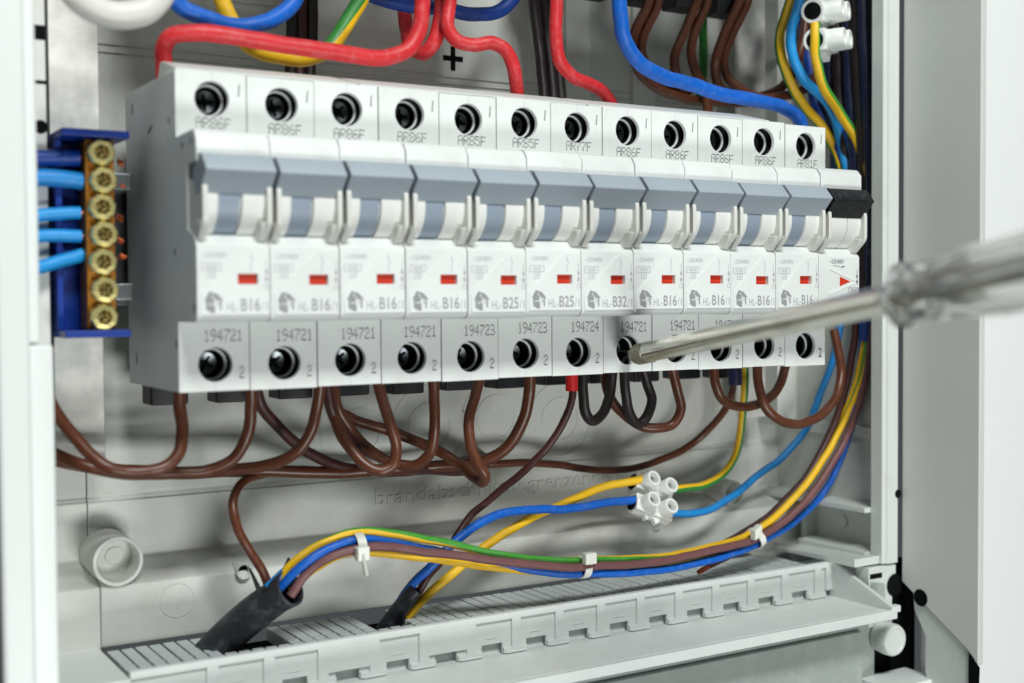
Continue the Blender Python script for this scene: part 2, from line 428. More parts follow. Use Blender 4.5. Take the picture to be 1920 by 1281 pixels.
for py in (238,):
    c = at(76, py, 27.9); q = MB(); q.lathe([(1.7, 0), (0.01, 0)], (c.x, 27.9, c.z), 'y', 20); q.build('panel_hole', DARK, pl)
for z0, z1 in ((36.8, 37.6), (47.5, 51)):
    q = MB(); q.box((XL - 3, 27.85, z0), (-23.2, 28.5, z1)); q.build('panel_slot', DARK, pl)
mb = MB(); mb.box((XL - 12, -2, 138), (XR + 14, 62, 141)); bpart(mb, 'top_wall', BOX, .3)
# right front rim with a stepped inner lip and a rounded lower end
mb = MB()
mb.prism([(XR + 1.6, .9), (XR + 1.6, 6), (XR + 8.8, 6), (XR + 8.8, .6), (XR + 8.2, 0), (XR + 3.6, 0), (XR + 3.0, .9)], -107.0, 140, axis='z')
mb.prism([(2, -107), (2, -104.2), (40, -106.2), (40, -107.2)], XR - 10, XR + 1.6)
rr = bpart(mb, 'front_rim', RIM, .25)
for z in (-83.5, -88): 
    q = MB(); q.lathe([(1.5, 0), (0.01, 0)], (XR + 8.3, -.06, z), 'y', 20); q.build('rim_hole', DARK, rr)
    break
mb = MB()
mb.prism([(XL - 2.9, -2), (XL - 2.9, 5), (XL - 11.5, 5), (XL - 11.5, -2)], -25.6, 140, axis='z')
mb.prism([(XL - .2, -2), (XL - .2, 5), (XL - 11.5, 5), (XL - 11.5, -2)], -150, -26, axis='z')
bpart(mb, 'front_rim', RIMW, .8, seg=3)
mb = MB(); mb.box((XL - 13, -7, -150), (XL - 6.0, -2.2, 140)); bpart(mb, 'outer_frame', RIMW, 1.2, seg=3)
# hinge block under the rim, the black gap beside it, the hinge knob
mb = MB(); mb.prism([(232.6, -107.6), (XR + 8.6, -107.6), (XR + 8.6, -112), (XR + 6.9, -117), (XR + 6.9, -128), (232.6, -128)], 1.0, 7, axis='y')
hb = bpart(mb, 'hinge_block', RIM, .3)
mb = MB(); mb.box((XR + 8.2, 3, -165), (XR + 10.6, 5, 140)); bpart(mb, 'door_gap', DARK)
q = MB(); q.box((233.0, .75, -111.4), (238.6, 1.5, -109.8)); q.build('hinge_slot', DARK, hb)
q = MB(); q.prism([(233.4, -112.4), (239.5, -113.4), (240.2, -114.2), (240.2, -121.5), (233.6, -119.5)], .7, 1.2, axis='y'); q.build('hinge_pocket', LOWG, hb, .15)
q = MB(); q.lathe([(3.9, 0), (0.01, 0)], (XR + 7.9, .78, -114.8), 'y', 28); q.build('hinge_hole', DARK, hb)
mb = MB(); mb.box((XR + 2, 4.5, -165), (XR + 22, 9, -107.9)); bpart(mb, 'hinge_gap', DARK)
mb = MB(); mb.lathe([(4.9, 6), (5.4, 3), (5.4, .2), (5.0, -.6), (4.2, -.7), (3.9, -.4), (0.01, -.4)], (238.0, -5, -131.4), 'y', 36); bpart(mb, 'hinge_knob', RIM, smooth=40)
# cable entry plate: ribs, front strip, shelf
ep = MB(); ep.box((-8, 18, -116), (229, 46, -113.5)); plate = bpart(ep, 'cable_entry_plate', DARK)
rib = MB(); 
y0s = [(45.4, 31.2), (30.6, 27.3), (26.7, 23.4), (22.8, 15.4)]
for a, b_ in y0s: rib.box((-1.62, b_, -113.6), (1.62, a, -109.7))
ribme = rib.mesh('rib', 0); ribme.materials.append(RIBM)
short = MB(); short.box((-1.62, 15.4, -113.6), (1.62, 22.8, -109.7)); short.box((-1.62, 23.4, -113.6), (1.62, 26.7, -109.7))
sme = short.mesh('rib_short', 0); sme.materials.append(RIBM)
x = -5.6; k = 0
while x < 226:
    gap = (18 < x < 37) or (64 < x < 76)
    o = link('rib', sme if gap else ribme, plate, .25, (x, 0, random.uniform(-.12, .12)), seg=1)
    x += 3.72
mb = MB(); mb.box((XL - 3, 13.9, -135), (-8.9, 47, -108.9)); bpart(mb, 'corner_block', PLATE, .3)
UN = 15.05; N0 = 90.7
st = MB(); out = [(-9, -107.2), (229, -107.2)]
us = [N0 + UN * i for i in range(-6, 10)]
low = [(-9, -119)]
for xn in us:
    if xn + 6.9 < 228: low += [(xn, -119), (xn, -115.9), (xn + 6.9, -115.9), (xn + 6.9, -119)]
low += [(226.4, -119), (226.4, -117), (229, -117)]
st.prism(out + low[::-1], 14.9, 15.8, axis='y')          # one sheet with open notches
st.box((-9, 14, -109.1), (229, 14.95, -107.25))           # top bar
for i, xn in enumerate(us):
    n = i - 6
    if n >= 9: break
    st.box((xn + 9.7, 14.02, -118.95), (xn + 12.75, 14.95, -109.0))
    st.box((xn + 6.95, 14.05, -118.97), (xn + 9.8, 14.95, -117.4)); st.box((xn + 12.65, 14.05, -118.97), (xn + 14.95, 14.95, -117.4))
    if n in (-1, -3): st.box((xn - 2.4, 14.03, -115.9), (xn + 9.8, 14.95, -109.0))
    else: st.box((xn + 1.2, 14.7, -114.2), (xn + 5.2, 14.96, -113.9))
    if n > -6: st.box((xn + 7.4, 13.5, -118.95), (xn + 14.4, 14.1, -118.45))
st.box((226, 14.02, -116.9), (229, 14.95, -109.0))
strip = bpart(st, 'front_strip', PLATE, .14, seg=2)
mb = MB(); mb.box((-9, 17.2, -119.5), (229, 17.9, -113.6)); bpart(mb, 'gap_backing', PLATE)
mb = MB(); mb.box((-40, -11.4, -121.4), (231.2, 17.5, -119.2)); mb.box((-40, -12.6, -121.6), (231.2, -11.2, -118.5))
mb.box((-40, -9.6, -119.3), (229, -8.8, -118.8))
sh = bpart(mb, 'front_shelf', PLATE, .3)
for i in range(-1, 16):
    q = MB(); q.prism([(-8.7, -119.2), (-11.3, -119.2), (-11.3, -118.75)], 0, .5, axis='x'); xx = 2 + i * UN
    q.build('shelf_rib', PLATE, sh, loc=(xx, 0, 0))
mb = MB(); mb.prism([(15.5, -107.2), (14, -107.2), (-12.4, -117.6), (-12.6, -119.6), (15.5, -119.6)], 228.9, 230.6)
mb.box((230.4, -12.4, -119.6), (233, -10, -117.4)); bpart(mb, 'end_gusset', PLATE, .25)
mb = MB(); mb.box((-40, 1.5, -165), (236, 4.5, -121.6)); mb.box((-40, -.5, -165), (228, 1.6, -128)); bpart(mb, 'lower_panel', LOWG, .4)
# rails
for x in (-19.0, 216.5):
    mb = MB(); mb.prism([(x, 49.5), (x + .4, 48), (x + 13, 48), (x + 13.4, 49.5)], -60, 138, axis='z'); bpart(mb, 'mounting_strip', GALV, .2)
mb = MB(); mb.prism([(45.2, 17.5), (46.2, 17.5), (46.2, 13.5), (52, 13.5), (52, -13.5), (46.2, -13.5), (46.2, -17.5), (45.2, -17.5), (45.2, -12.5), (51, -12.5), (51, 12.5), (45.2, 12.5)], -14, 228); bpart(mb, 'mounting_rail', STEEL, .15)
mb = MB(); mb.box((-23.4, 46.5, -60), (-19.2, 50, 138)); bpart(mb, 'gap_backing', CLIPK)  # black box added to give this gap its deep shade
# door, folded right round
mb = MB()
zt = 140
mb.add([(247, -.1, -113.6), (247, -27.6, -131), (247, -31.6, -135), (247, -31.6, zt), (247, -.1, zt),
        (249.5, -.1, -113.6), (249.5, -27.6, -131), (249.5, -31.6, -135), (249.5, -31.6, zt), (249.5, -.1, zt)],
       [(0, 1, 2, 3, 4), (9, 8, 7, 6, 5), (0, 5, 6, 1), (1, 6, 7, 2), (2, 7, 8, 3), (3, 8, 9, 4), (4, 9, 5, 0)])
door = bpart(mb, 'door', DOOR_SHADE, .5)
mb = MB(); mb.box((256, -3, -170), (420, -.5, zt)); mb.build('door_panel', DOOR_LIT, door, .4)
mb = MB(); mb.add([(248.2, -3.6, -113), (248.2, -29, -131), (248.2, -27.9, -165), (248.2, -10, -165), (250.5, -3.6, -113), (250.5, -29, -131), (250.5, -27.9, -165), (250.5, -10, -165), (248.2, -4.6, -122.5), (248.2, -9.5, -131), (250.5, -4.6, -122.5), (250.5, -9.5, -131)],
                  [(0, 1, 2, 3, 9, 8), (10, 11, 7, 6, 5, 4), (0, 4, 5, 1), (1, 5, 6, 2), (2, 6, 7, 3), (3, 7, 11, 9), (9, 11, 10, 8), (8, 10, 4, 0)])
hl = mb.build('hinge_leaf', RIM, door, .3)
mb = MB(); mb.lathe([(2.9, 0), (0.01, 0)], (246.9, -8.4, -117.6), 'x', 28); mb.build('hinge_hole', DARK, door)
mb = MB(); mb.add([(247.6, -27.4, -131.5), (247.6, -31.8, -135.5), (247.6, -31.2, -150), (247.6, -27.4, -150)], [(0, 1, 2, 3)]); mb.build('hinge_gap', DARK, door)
mb = MB(); mb.box((229, -12, -149), (252, 2.6, -144.5)); bpart(mb, 'lower_flap', RIMW, .25)

# ------------------------------------------------------------------ circuit breakers
PW = 17.6
def housing(pl4=False):
    q = MB(); a, b_ = .14, 17.46
    nt = 22.6 if not pl4 else 23.4
    prof = [(45, -38.2), (45, 38.2), (0, 38.2), (0, 22.1), (-12.8, nt), (-13.9, nt - .3), (-15.4, 20.2 if not pl4 else 21.4), (-15.5, 15.2), (-9, 15.2),
            (-8, 13), (-8, 0), (-10.6, -.7), (-12.6, -1.6), (-14.65, -3.9), (-14.65, -19.8), (-14.0, -20.9), (-12.9, -21.4), (0, -21.4), (0, -38.2)]
    idx = [2, 13, 17]        # upper shoulder, panel front, lower shoulder are made below with their openings
    if pl4: idx = [2, 17]
    q.prism(prof, a, b_, skip=idx)
    for z0, z1, cz in ((22.1, 38.2, 31.8), (-38.2, -21.4, -31.8)):
        q.plate_hole(a, b_, z0, z1, 9.0, cz, 4.25, 0, 40)
        q.lathe([(4.25, 0), (4.1, 1.1)], (9.0, 0, cz), 'y', 40)
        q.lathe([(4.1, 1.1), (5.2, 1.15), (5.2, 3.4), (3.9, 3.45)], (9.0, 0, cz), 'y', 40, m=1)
        q.lathe([(3.9, 3.45), (3.5, 3.5), (3.45, 4.1)], (9.0, 0, cz), 'y', 40)
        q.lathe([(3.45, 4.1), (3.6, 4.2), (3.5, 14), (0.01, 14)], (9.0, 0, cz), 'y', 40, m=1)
    if not pl4:
        q.plate_window(a, b_, -19.8, -3.9, 9.7, 14.5, -12.65, -10.25, -14.65, 1.6)
    return q
def screw(cz, q, dep):
    r = 3.3
    q.lathe([(1.0, 1.3), (1.1, .35), (r - .6, 0), (r - .15, .3), (r, .9), (r, 5)], (9.0, dep, cz), 'y', 28)
    q.lathe([(1.05, .9), (.01, .9)], (9.0, dep, cz), 'y', 16)
def tab(side):
    q = MB()
    x0 = .55 if side < 0 else 15.75
    q.prism([(-8, 11.5), (-15.6, 11.4), (-17.2, 10.9), (-18.2, 9.6), (-18.4, 8.5), (-18.4, 2.2), (-18.0, 1.0), (-16.4, -.6), (-8, -1)], x0, x0 + 1.25)
    a, b_ = (.2, 2.6) if side < 0 else (14.4, 17.4)
    vs = [(a, -17.6, 1.6), (b_, -17.6, 1.6), (b_, -12, 1.6), (a, -12, 1.6), (a + .3, -16.6, -.2), (b_ - .3, -16.6, -.2), (a + .5, -14.2, -2.6), (b_ - .5, -14.2, -2.6), (b_, -11, -1.6), (a, -11, -1.6)]
    q.add(vs, [(0, 1, 2, 3), (0, 4, 5, 1), (4, 6, 7, 5), (6, 9, 8, 7), (0, 3, 9, 6, 4), (1, 5, 7, 8, 2), (2, 8, 9, 3)])
    return q
def house(q, x, z, s=1.0, y=-14.95):
    P = lambda pts: [(x + p[0] * s, z + p[1] * s) for p in pts]
    poly(q, P([(.35, .75), (1.9, 0), (1.9, 3.2), (.0, 2.9), (.3, 2.75)]), y, 0)
    poly(q, P([(.0, 2.95), (1.9, 3.2), (2.35, 3.4), (1.15, 5.0)]), y - 0.006, 0)
    poly(q, P([(1.15, 5.0), (2.35, 3.4), (2.6, 3.45), (3.0, 4.45)]), y - 0.012, 0)
    poly(q, P([(3.0, 4.5), (2.55, 3.6), (4.3, 2.75), (4.45, 2.95)]), y - 0.018, 0)
    poly(q, P([(1.9, 0), (2.3, .1), (2.3, 3.3), (1.9, 3.2)]), y - 0.024, 0)
    poly(q, P([(3.6, .6), (4.05, .85), (4.05, 2.8), (3.6, 3.05)]), y - 0.024, 0)
    poly(q, P([(2.3, .1), (2.6, .22), (2.6, 1.4), (2.3, 1.4)]), y - 0.030, 0)
    poly(q, P([(2.55, 3.45), (3.1, 3.55), (3.6, 3.0), (3.2, 2.7), (2.6, 2.8)]), y - 0.027, 0)
    poly(q, P([(3.0, 1.75), (3.35, 1.7), (3.35, 2.4), (3.1, 2.45)]), y - .03, 0)
    # white strokes of the emblem
    line(q, (x + .9 * s, z + 1.95 * s), (x + 2.2 * s, z + 2.2 * s), .26, y - 0.048, 1)
    line(q, (x + 2.2 * s, z + 2.2 * s), (x + 3.2 * s, z + 1.9 * s), .24, y - 0.054, 1)
    line(q, (x + 2.55 * s, z + .3 * s), (x + 2.9 * s, z + 3.1 * s), .3, y - 0.060, 1)
    line(q, (x + 1.75 * s, z + 4.3 * s), (x + 2.0 * s, z + 3.5 * s), .26, y - 0.066, 1)
HOUSE = housing()
hme = HOUSE.mesh('housing', 35); hme.materials.append(WHITE); hme.materials.append(CAGE_SHADE)
H12 = housing(True).mesh('housing', 35); H12.materials.append(WHITE); H12.materials.append(CAGE_SHADE)
def make_breaker(pl4=False):
    t = thing('circuit_breaker', 'x', 'circuit breaker')
    link('housing', H12 if pl4 else hme, t, .38, seg=3, bang=50)
    q = MB(); q.prism([(-15.0, 17.1), (-18.0, 16.7), (-21.1, 13.3), (-21.2, 12.9), (-20.6, 12.3), (-18.8, 10.4), (-16.9, 8.0), (-13.5, 7.2), (-11, 13)], .5, 17.1)
    tg = q.build('toggle', TOGK if pl4 else TOG, t, .22)
    q = MB()
    lo, g, hi = (5.0, 9.9, 10.25)[0], 9.9, 10.2
    dc = (0, -8.4, 6.6)
    if pl4:
        q.lathe([(8.0, 1.9), (8.4, 2.1), (8.4, 9.9), (8.2, 10)], dc, 'x', 48)
    else:
        q.lathe([(8.4, 1.6), (8.4, 4.6), (8.1, 4.8), (7.9, 4.8)], dc, 'x', 48)
    q.lathe([(7.5, 10), (7.5, 10.3)], dc, 'x', 48)
    q.lathe([(7.6, 10.25), (8.2, 10.3), (8.4, 10.45), (8.4, 16)], dc, 'x', 48)
    q.build('toggle_drum', DRUMW, t, smooth=40)
    q = MB(); q.lathe([(7.9, 4.7), (8.15, 4.8), (8.15, 9.8), (7.4, 10.0)], dc, 'x', 48)
    if not pl4: q.build('drum_band', BAND, tg, smooth=40)
    for s in (-1, 1):
        tab(s).build('locking_tab', FINW, t, .22)
    for cz in (31.8, -31.8):
        q = MB(); dep = 5.6 if cz > 0 else 7.6; screw(cz, q, dep); sc = q.build('terminal_screw', SCREWD, t, smooth=40)
        q = MB(); q.box((-2.1, dep - .03, -.3), (2.1, dep + .3, .3)); q.box((-.3, dep - .04, -2.1), (.3, dep + .3, 2.1)); q.build('screw_slot', DARK, sc, loc=(9, 0, cz))
    if pl4:
        q = MB(); q.prism([(9.0, -10.0), (9.0, -13.0), (13.6, -11.5)], -14.72, -14.4, axis='y'); q.build('indicator', RED_IND, t)
        q = MB()
        for a, b_ in (((4.4, -7.6), (15.6, -11.3)), ((4.4, -15.4), (15.6, -12.0))):
            l = MB(); line(l, a, b_, .5, 0); v = l.v
            q.add([(p[0], -14.9, p[2]) for p in v] + [(p[0], -14.6, p[2]) for p in v], [(0, 1, 2, 3), (0, 4, 5, 1), (1, 5, 6, 2), (2, 6, 7, 3), (3, 7, 4, 0)])
        q.build('panel_ridge', WHITE, t, .1)
    else:
        q = MB(); q.box((9.6, -13.6, -12.75), (14.6, -12.9, -10.15)); q.build('indicator', RED_IND, t)
        q = MB()   # raised label field with the slanting upper edge, open round the window
        y0, y1 = -14.92, -14.6
        poly_ = [(12.5, -4.5), (17.3, -4.5), (17.3, -19.75), (1.0, -19.75), (1.0, -14.9)]
        win = [(9.7, -10.25), (14.5, -10.25), (14.5, -12.65), (9.7, -12.65)]
        vs = [(p[0], y0, p[1]) for p in poly_] + [(p[0], y1, p[1]) for p in poly_] + [(p[0], y0, p[1]) for p in win]
        q.add(vs, [(0, 1, 11, 10), (1, 2, 12, 11), (2, 3, 13, 12), (3, 4, 10, 13), (4, 0, 10), (0, 5, 6, 1), (1, 6, 7, 2), (2, 7, 8, 3), (3, 8, 9, 4), (4, 9, 5, 0)])
        wv = [(p[0], y0, p[1]) for p in win] + [(p[0], y1 + .1, p[1]) for p in win]
        q.add(wv, [(k, (k + 1) % 4, (k + 1) % 4 + 4, k + 4) for k in range(4)])
        q.build('label_field', WHITE, t, .12, bang=50)
    q = MB(); q.box((3.2, 36, -44.0), (13.4, 44.6, -37.6)); q.build('rail_clip', CLIPK, t, .6)
    q = MB()
    for z0, z1 in ((36.1, 38.3), (22.3, 27.4), (-38.0, -36.2)): line(q, (9, z0), (9, z1), .09, -.012)
    q.build('housing_seam', INKL, t)
    return t
def markings(t, code, num, rate, pl4, dx, dz):
    q = MB()
    dots(q, code, 5.2 + dx, 24.5 + dz, 1.76, .32, .38, -.03, .27, .27)
    q.build('code_marking', INK, t, smooth=0, fix=False); q = MB()
    if not pl4:
        dots(q, num, 6.5 + dx, -26.4 + dz * .6, 1.64, .28, .43, -.03, .23, .34)
        dots(q, '2', 14.9, -35.4 + dz * .5, 1, .24, .42, -.03, .26, .3)
    else:
        put_text(q, '2', 14.6, -35.6, 1.5, 3.0, -.03)
    q.build('serial_marking', INK, t, smooth=0, fix=False); q = MB()
    for k in range(7):
        q.add([(15.35 + .04 * k + (.14 if k % 2 else 0), -.03, 32.9 + k * .42), (15.75 + .03 * k, -.03, 32.9 + k * .42), (15.75 + .03 * k, -.03, 33.2 + k * .42), (15.35 + .04 * k, -.03, 33.2 + k * .42)], [(0, 1, 2, 3)])
    q.build('terminal_marking', INK, t, smooth=0, fix=False)
    q = MB(); yp, yf = -14.68, -14.95
    if not pl4:
        put_text(q, '~230/400V', 1.3, -6.6, 5.9, 1.25, yp)
        rect_outline(q, 1.2, -9.5, 5.7, -7.9, .13, yp); put_text(q, '4500', 2.1, -9.15, 2.7, .9, yp)
        rect_outline(q, 2.7, -11.2, 4.4, -9.5, .13, yp); put_text(q, '3', 3.2, -10.8, .7, .95, yp)
        line(q, (12.9, -5.4), (12.9, -6.6), .14, yf); line(q, (12.65, -6.6), (13.2, -6.6), .14, yf)
        line(q, (13.4, -6.7), (12.9, -8.2), .14, yf); line(q, (12.95, -8.2), (12.85, -9.7), .14, yf)
        ax = 16.55
        line(q, (ax, -7.0), (ax, -12.3), .12, yf); poly(q, [(ax - .42, -10.1), (ax, -8.7), (ax + .42, -10.1)], yf - .003)
        poly(q, [(ax - .42, -11.1), (ax + .42, -11.1), (ax, -12.5)], yf - .003); ring(q, ax, -13.3, .48, .62, yf)
        put_text(q, 'HL-', 6.9, -18.9, 2.9, 2.1, yf); put_text(q, '/1', 15.3, -18.9, 1.5, 2.3, yf)
        q.build('symbol_marking', INKL if rate[-1] == 'x' else INKG2, t, smooth=0, fix=False)
        q = MB(); house(q, 1.7, -19.3, 1.0, -14.95); q.build('house_emblem', [INKG, WHITE], t, smooth=0, fix=False)
        q = MB(); put_text(q, rate, 10.3, -18.9, 4.7, 3.0, yf, offset=.012); q.build('rating_marking', INKG3, t, smooth=0, fix=False)
    else:
        put_text(q, '~230/400V', 4.6, -6.0, 6.2, 1.35, yp)
        line(q, (6.0, -6.6), (8.6, -6.8), .14, yp); line(q, (8.4, -6.75), (10.2, -7.3), .14, yp); line(q, (10, -6.9), (11, -6.9), .35, yp)
        rect_outline(q, 12.8, -15.0, 17.0, -13.5, .13, yp); put_text(q, '4500', 13.6, -14.65, 2.6, .85, yp)
        rect_outline(q, 14.2, -16.6, 15.7, -15.0, .13, yp); put_text(q, '3', 14.7, -16.3, .6, .9, yp)
        ax = 16.5
        line(q, (ax, -7.6), (ax, -12.3), .14, yp); poly(q, [(ax - .4, -10.2), (ax, -8.9), (ax + .4, -10.2)], yp - .003)
        poly(q, [(ax - .4, -11.2), (ax + .4, -11.2), (ax, -12.6)], yp - .003); ring(q, 17.0, -14.2, .42, .56, yp)
        put_text(q, 'PL4-', 5.2, -20.0 + .6, 4.2, 2.4, yp); put_text(q, 'B16', 9.9, -19.4, 4.2, 2.8, yp, offset=.012)
        q.build('rating_marking', INK, t, smooth=0, fix=False)
INKG2 = mat('ink_mid_grey', (164, 168, 170), 0.6, var=0.04)
INKG3 = mat('ink_dark_grey', (150, 153, 155), 0.6, var=0.04)
def on_side(px, py, x=.1):
    r = ray(px, py); return CAM + r * ((x - CAM.x) / r.x)
SLOTG = mat('slot_grey', (74, 78, 78), 0.6, var=0.2)
G = 'circuit breakers clipped side by side in the lower row'
SPEC = [('AR86F', '194721', 'B16'), ('AR86F', '194721', 'B16'), ('AR86F', '194721', 'B16'), ('AR86F', '194721', 'B16'), ('AR85F', '194723', 'B25'), ('AR85F', '194723', 'B25'),
        ('AR77F', '194724', 'B32'), ('AR86F', '194721', 'B16'), ('AR86F', '194721', 'B16'), ('AR86F', '194721', 'B16'), ('AR86F', '194721', 'B16'), ('AR81F', '', 'B16')]
LAB = ['white B16 circuit breaker next to the blue neutral bar, its grey side showing',
       'white B16 circuit breaker second from the blue neutral bar',
       'white B16 circuit breaker third from the blue neutral bar',
       'white B16 circuit breaker fourth from the neutral bar, just before the two B25 breakers',
       'white circuit breaker printed B25 that stands next to a B16 breaker',
       'white circuit breaker printed B25 that stands next to the B32 breaker',
       'white circuit breaker printed B32 with the red ferrule under it',
       'white B16 circuit breaker with the screwdriver tip in its lower terminal hole',
       'white B16 circuit breaker two after the B32 one, lower hole behind the screwdriver',
       'white B16 circuit breaker two places before the one with the black toggle',
       'white B16 circuit breaker directly beside the one with the black toggle',
       'white circuit breaker with black toggle and red triangle indicator at the row end']
proto = make_breaker(); clean = None
upper = []
for i in range(5): upper.append(dup(proto))
p12 = make_breaker(True)
for i in range(12):
    t = proto if i == 0 else (p12 if i == 11 else None)
    if t is None:
        t = dup(upper[0])
    t.location = Vector((i * PW, random.uniform(-.12, .12), random.uniform(-.18, .18))) * S
    if i == 11: t.location = Vector((i * PW, 0, -.3)) * S
    t.rotation_euler = (random.uniform(-.0025, .0025), random.uniform(-.002, .002), random.uniform(-.002, .002))
    tag(t, LAB[i], 'circuit breaker', G)
    for ch in t.children:
        for g in ch.children:
            if g.name.startswith('screw_slot'): g.rotation_euler.y = random.uniform(0, 3.1)
    markings(t, *SPEC[i], i == 11, random.uniform(-.3, .5), [.3, .1, -.2, .1, .4, .5, .8, -.1, .1, .1, .2, .5][i])
p0 = proto.location / S
for (px, py, w_, h_, rot) in ((281, 243, 2.0, .55, -.38), (248, 205, .5, 1.6, .1), (316, 226, .45, .9, 0), (341, 273, .5, 1.0, 0), (357, 264, .4, 1.1, 0), (328, 474, .5, 1.0, 0), (364, 577, .5, 1.1, 0), (331, 645, .5, 1.1, 0), (257, 672, .5, 1.7, 0)):
    c = on_side(px, py); q = MB()
    pts = [(c.y + math.cos(a) * w_ * math.cos(rot) - math.sin(a) * h_ * math.sin(rot), c.z + math.cos(a) * w_ * math.sin(rot) + math.sin(a) * h_ * math.cos(rot)) for a in [2 * math.pi * k / 16 for k in range(16)]]
    q.prism(pts, .1, .3); o = q.build('side_slot', SLOTG, proto, smooth=0); o.location = -p0 * S
for i, t in enumerate(upper):
    t.location = Vector(((7 + i) * PW, 0, 124.2)) * S
    tag(t, ['upper row breaker underside with black clip left of the first brown wires', 'upper row breaker underside with black clip above the first pair of brown wires', 'upper row breaker underside with black clip above the middle brown wires', 'upper row breaker underside with black clip above the last pair of brown wires', 'upper row breaker underside with black clip nearest the grey corner post'][i], 'circuit breaker', 'circuit breakers in the upper row')
mb = MB()
mb.prism([(45, 86), (45, 140), (0, 140), (0, 110), (-15, 110), (-15, 100), (0, 100), (0, 86)], -4, 105)
ms = thing('main_switch', 'wide main switch above the breakers, out of the picture', 'main switch', (50, 45, 112))
o = mb.build('housing', WHITE, ms, .4); o.location = Vector((-50, -45, -112)) * S
# insulating comb strips along the tops
for k, (a, b_, lab) in enumerate(((.8, 47.4, 'white insulating strip along the breaker tops under the long red cable'), (48.2, 118.4, 'white insulating strip along the tops of the middle breakers'), (119.2, 188, 'white insulating strip along the breaker tops under the thick blue cable'))):
    q = MB(); ya, yb = .9, 16.5
    q.add([(a, ya, 38.3), (b_, ya, 38.3), (b_, yb, 38.3), (a, yb, 38.3), (a, ya, 38.75), (b_, ya, 38.75), (b_ - .6, yb - 1.5, 42.5), (a + .6, yb - 1.5, 42.5), (b_ - .6, yb, 42.5), (a + .6, yb, 42.5)],
          [(3, 2, 1, 0), (0, 1, 5, 4), (4, 5, 6, 7), (7, 6, 8, 9), (9, 8, 2, 3), (0, 4, 7, 9, 3), (1, 2, 8, 6, 5)])
    tag(q.build('insulating_strip', WHITE, None, .5, seg=3), lab, 'insulating strip', 'insulating strips along the breaker tops')

# ------------------------------------------------------------------ wires
def against_wall(p, d):         # a wire cannot go through the right side wall: there it lies against it
    q = at(*p); lim = XW - .6 - d / 2 - max(0, 50 - p[2]) * .07
    if q.x > lim:
        r = ray(p[0], p[1]); q = CAM + r * ((lim - CAM.x) / r.x)
    return q
def wire(label, path, d, mats, stripe=None, phase=0, twist=0, n=14, cat='wire', name='wire', samples=8, group=None):
    q = MB(); pts = [against_wall(p, d) for p in path]
    q.sweep(pts, d / 2, n, samples=samples, stripe=stripe, phase=phase, twist=twist, wob=.5)
    o = q.build(name, mats, smooth=60, fix=False)
    return tag(o, label, cat, group)
YG = [W_YEL, W_GRN]; YGD = [W_YEL, W_DGRN]
wire('long red wire arching from the first breaker and running along the tops', [(310, 150, 20), (307, 118, 20), (306, 92, 19), (320, 68, 17), (362, 60, 15), (450, 71, 13), (560, 87, 12), (660, 103, 11), (722, 107, 11), (765, 92, 11), (786, 58, 11), (791, 15, 11), (793, -60, 11)], 4.4, W_RED)
wire('red wire looped tightly behind the end of the long red wire', [(828, -60, 26), (827, 20, 26), (815, 75, 26), (795, 98, 28), (772, 84, 32), (762, 50, 38), (757, 10, 42), (754, -60, 44)], 4.3, W_RED)
wire('red wire with an S bend dropping into the sixth breaker', [(852, -60, 22), (842, 10, 22), (838, 48, 21), (855, 76, 20), (890, 84, 19), (925, 80, 18), (948, 94, 17), (961, 122, 17), (968, 160, 18), (970, 200, 20)], 4.0, W_RED)
wire('red wire coming straight down and bending over to the breaker under the blue cable', [(1048, -60, 14), (1043, 20, 14), (1042, 80, 14), (1050, 118, 15), (1072, 142, 16), (1102, 154, 17), (1128, 170, 18), (1146, 196, 19), (1155, 225, 20)], 3.9, W_RED)
wire('thick blue cable sweeping down and over to the last breaker', [(1157, -60, 4), (1162, 20, 4), (1170, 72, 5), (1194, 112, 7), (1236, 139, 9), (1300, 161, 11), (1370, 181, 12), (1435, 193, 14), (1474, 202, 16), (1498, 222, 18), (1510, 262, 20)], 4.5, W_BLUE)
wire('thick blue wire sagging beside the white cable', [(300, -60, 20), (330, 2, 20), (372, 28, 20), (425, 46, 20), (470, 48, 20), (515, 34, 21), (548, 6, 22), (570, -50, 24)], 4.3, W_BLUE)
wire('dark blue wire passing behind the red wires at the top', [(640, -60, 34), (690, -12, 34), (760, 8, 34), (830, 15, 34), (890, 26, 34), (932, 22, 34), (962, -2, 34), (985, -60, 34)], 4.2, W_NAVY)
wire('thick yellow wire with green stripe hanging in a deep loop behind the long red wire', [(400, -60, 28), (418, 5, 28), (444, 55, 27), (480, 92, 26), (530, 106, 25), (575, 108, 25), (615, 92, 25), (645, 55, 25), (668, 15, 25), (700, -50, 25)], 4.4, YGD, stripe=5, phase=2.4, twist=2.6, n=16)
wire('thick white cable bending round at the top beside the metal strip', [(120, -60, -6), (140, -10, -6), (178, 18, -6), (228, 30, -6), (275, 18, -6), (302, -14, -6), (310, -70, -6)], 6.4, W_WHITE, cat='cable', name='cable')
gd = 'dark wires dropping behind the breakers'
for k, (a, b_) in enumerate(((1004, 1022), (1022, 1038), (1036, 1052))):
    wire(['dark brown wire dropping behind the breakers, nearest the S bent red wire', 'middle dark wire of the three dropping behind the breakers between two red wires', 'dark wire dropping behind the breakers, nearest the straight red wire'][k], [(a - 6, -60, 44 + k), (a, 40, 44 + k), (a + 10, 120, 42), (b_, 200, 40)], 3.4, W_BLACK, group=gd)
for k, a in enumerate((545, 562, 582)):
    wire(['black wire behind the yellow loop, nearest the blue wire', 'reddish dark brown wire between two black ones behind the yellow loop', 'black wire behind the yellow loop, nearest the red wires'][k], [(a + 6, -60, 48), (a + 2, 50, 48), (a, 160, 46)], 3.4, W_DBROWN if k == 1 else W_BLACK, group='dark wires behind the yellow loop')
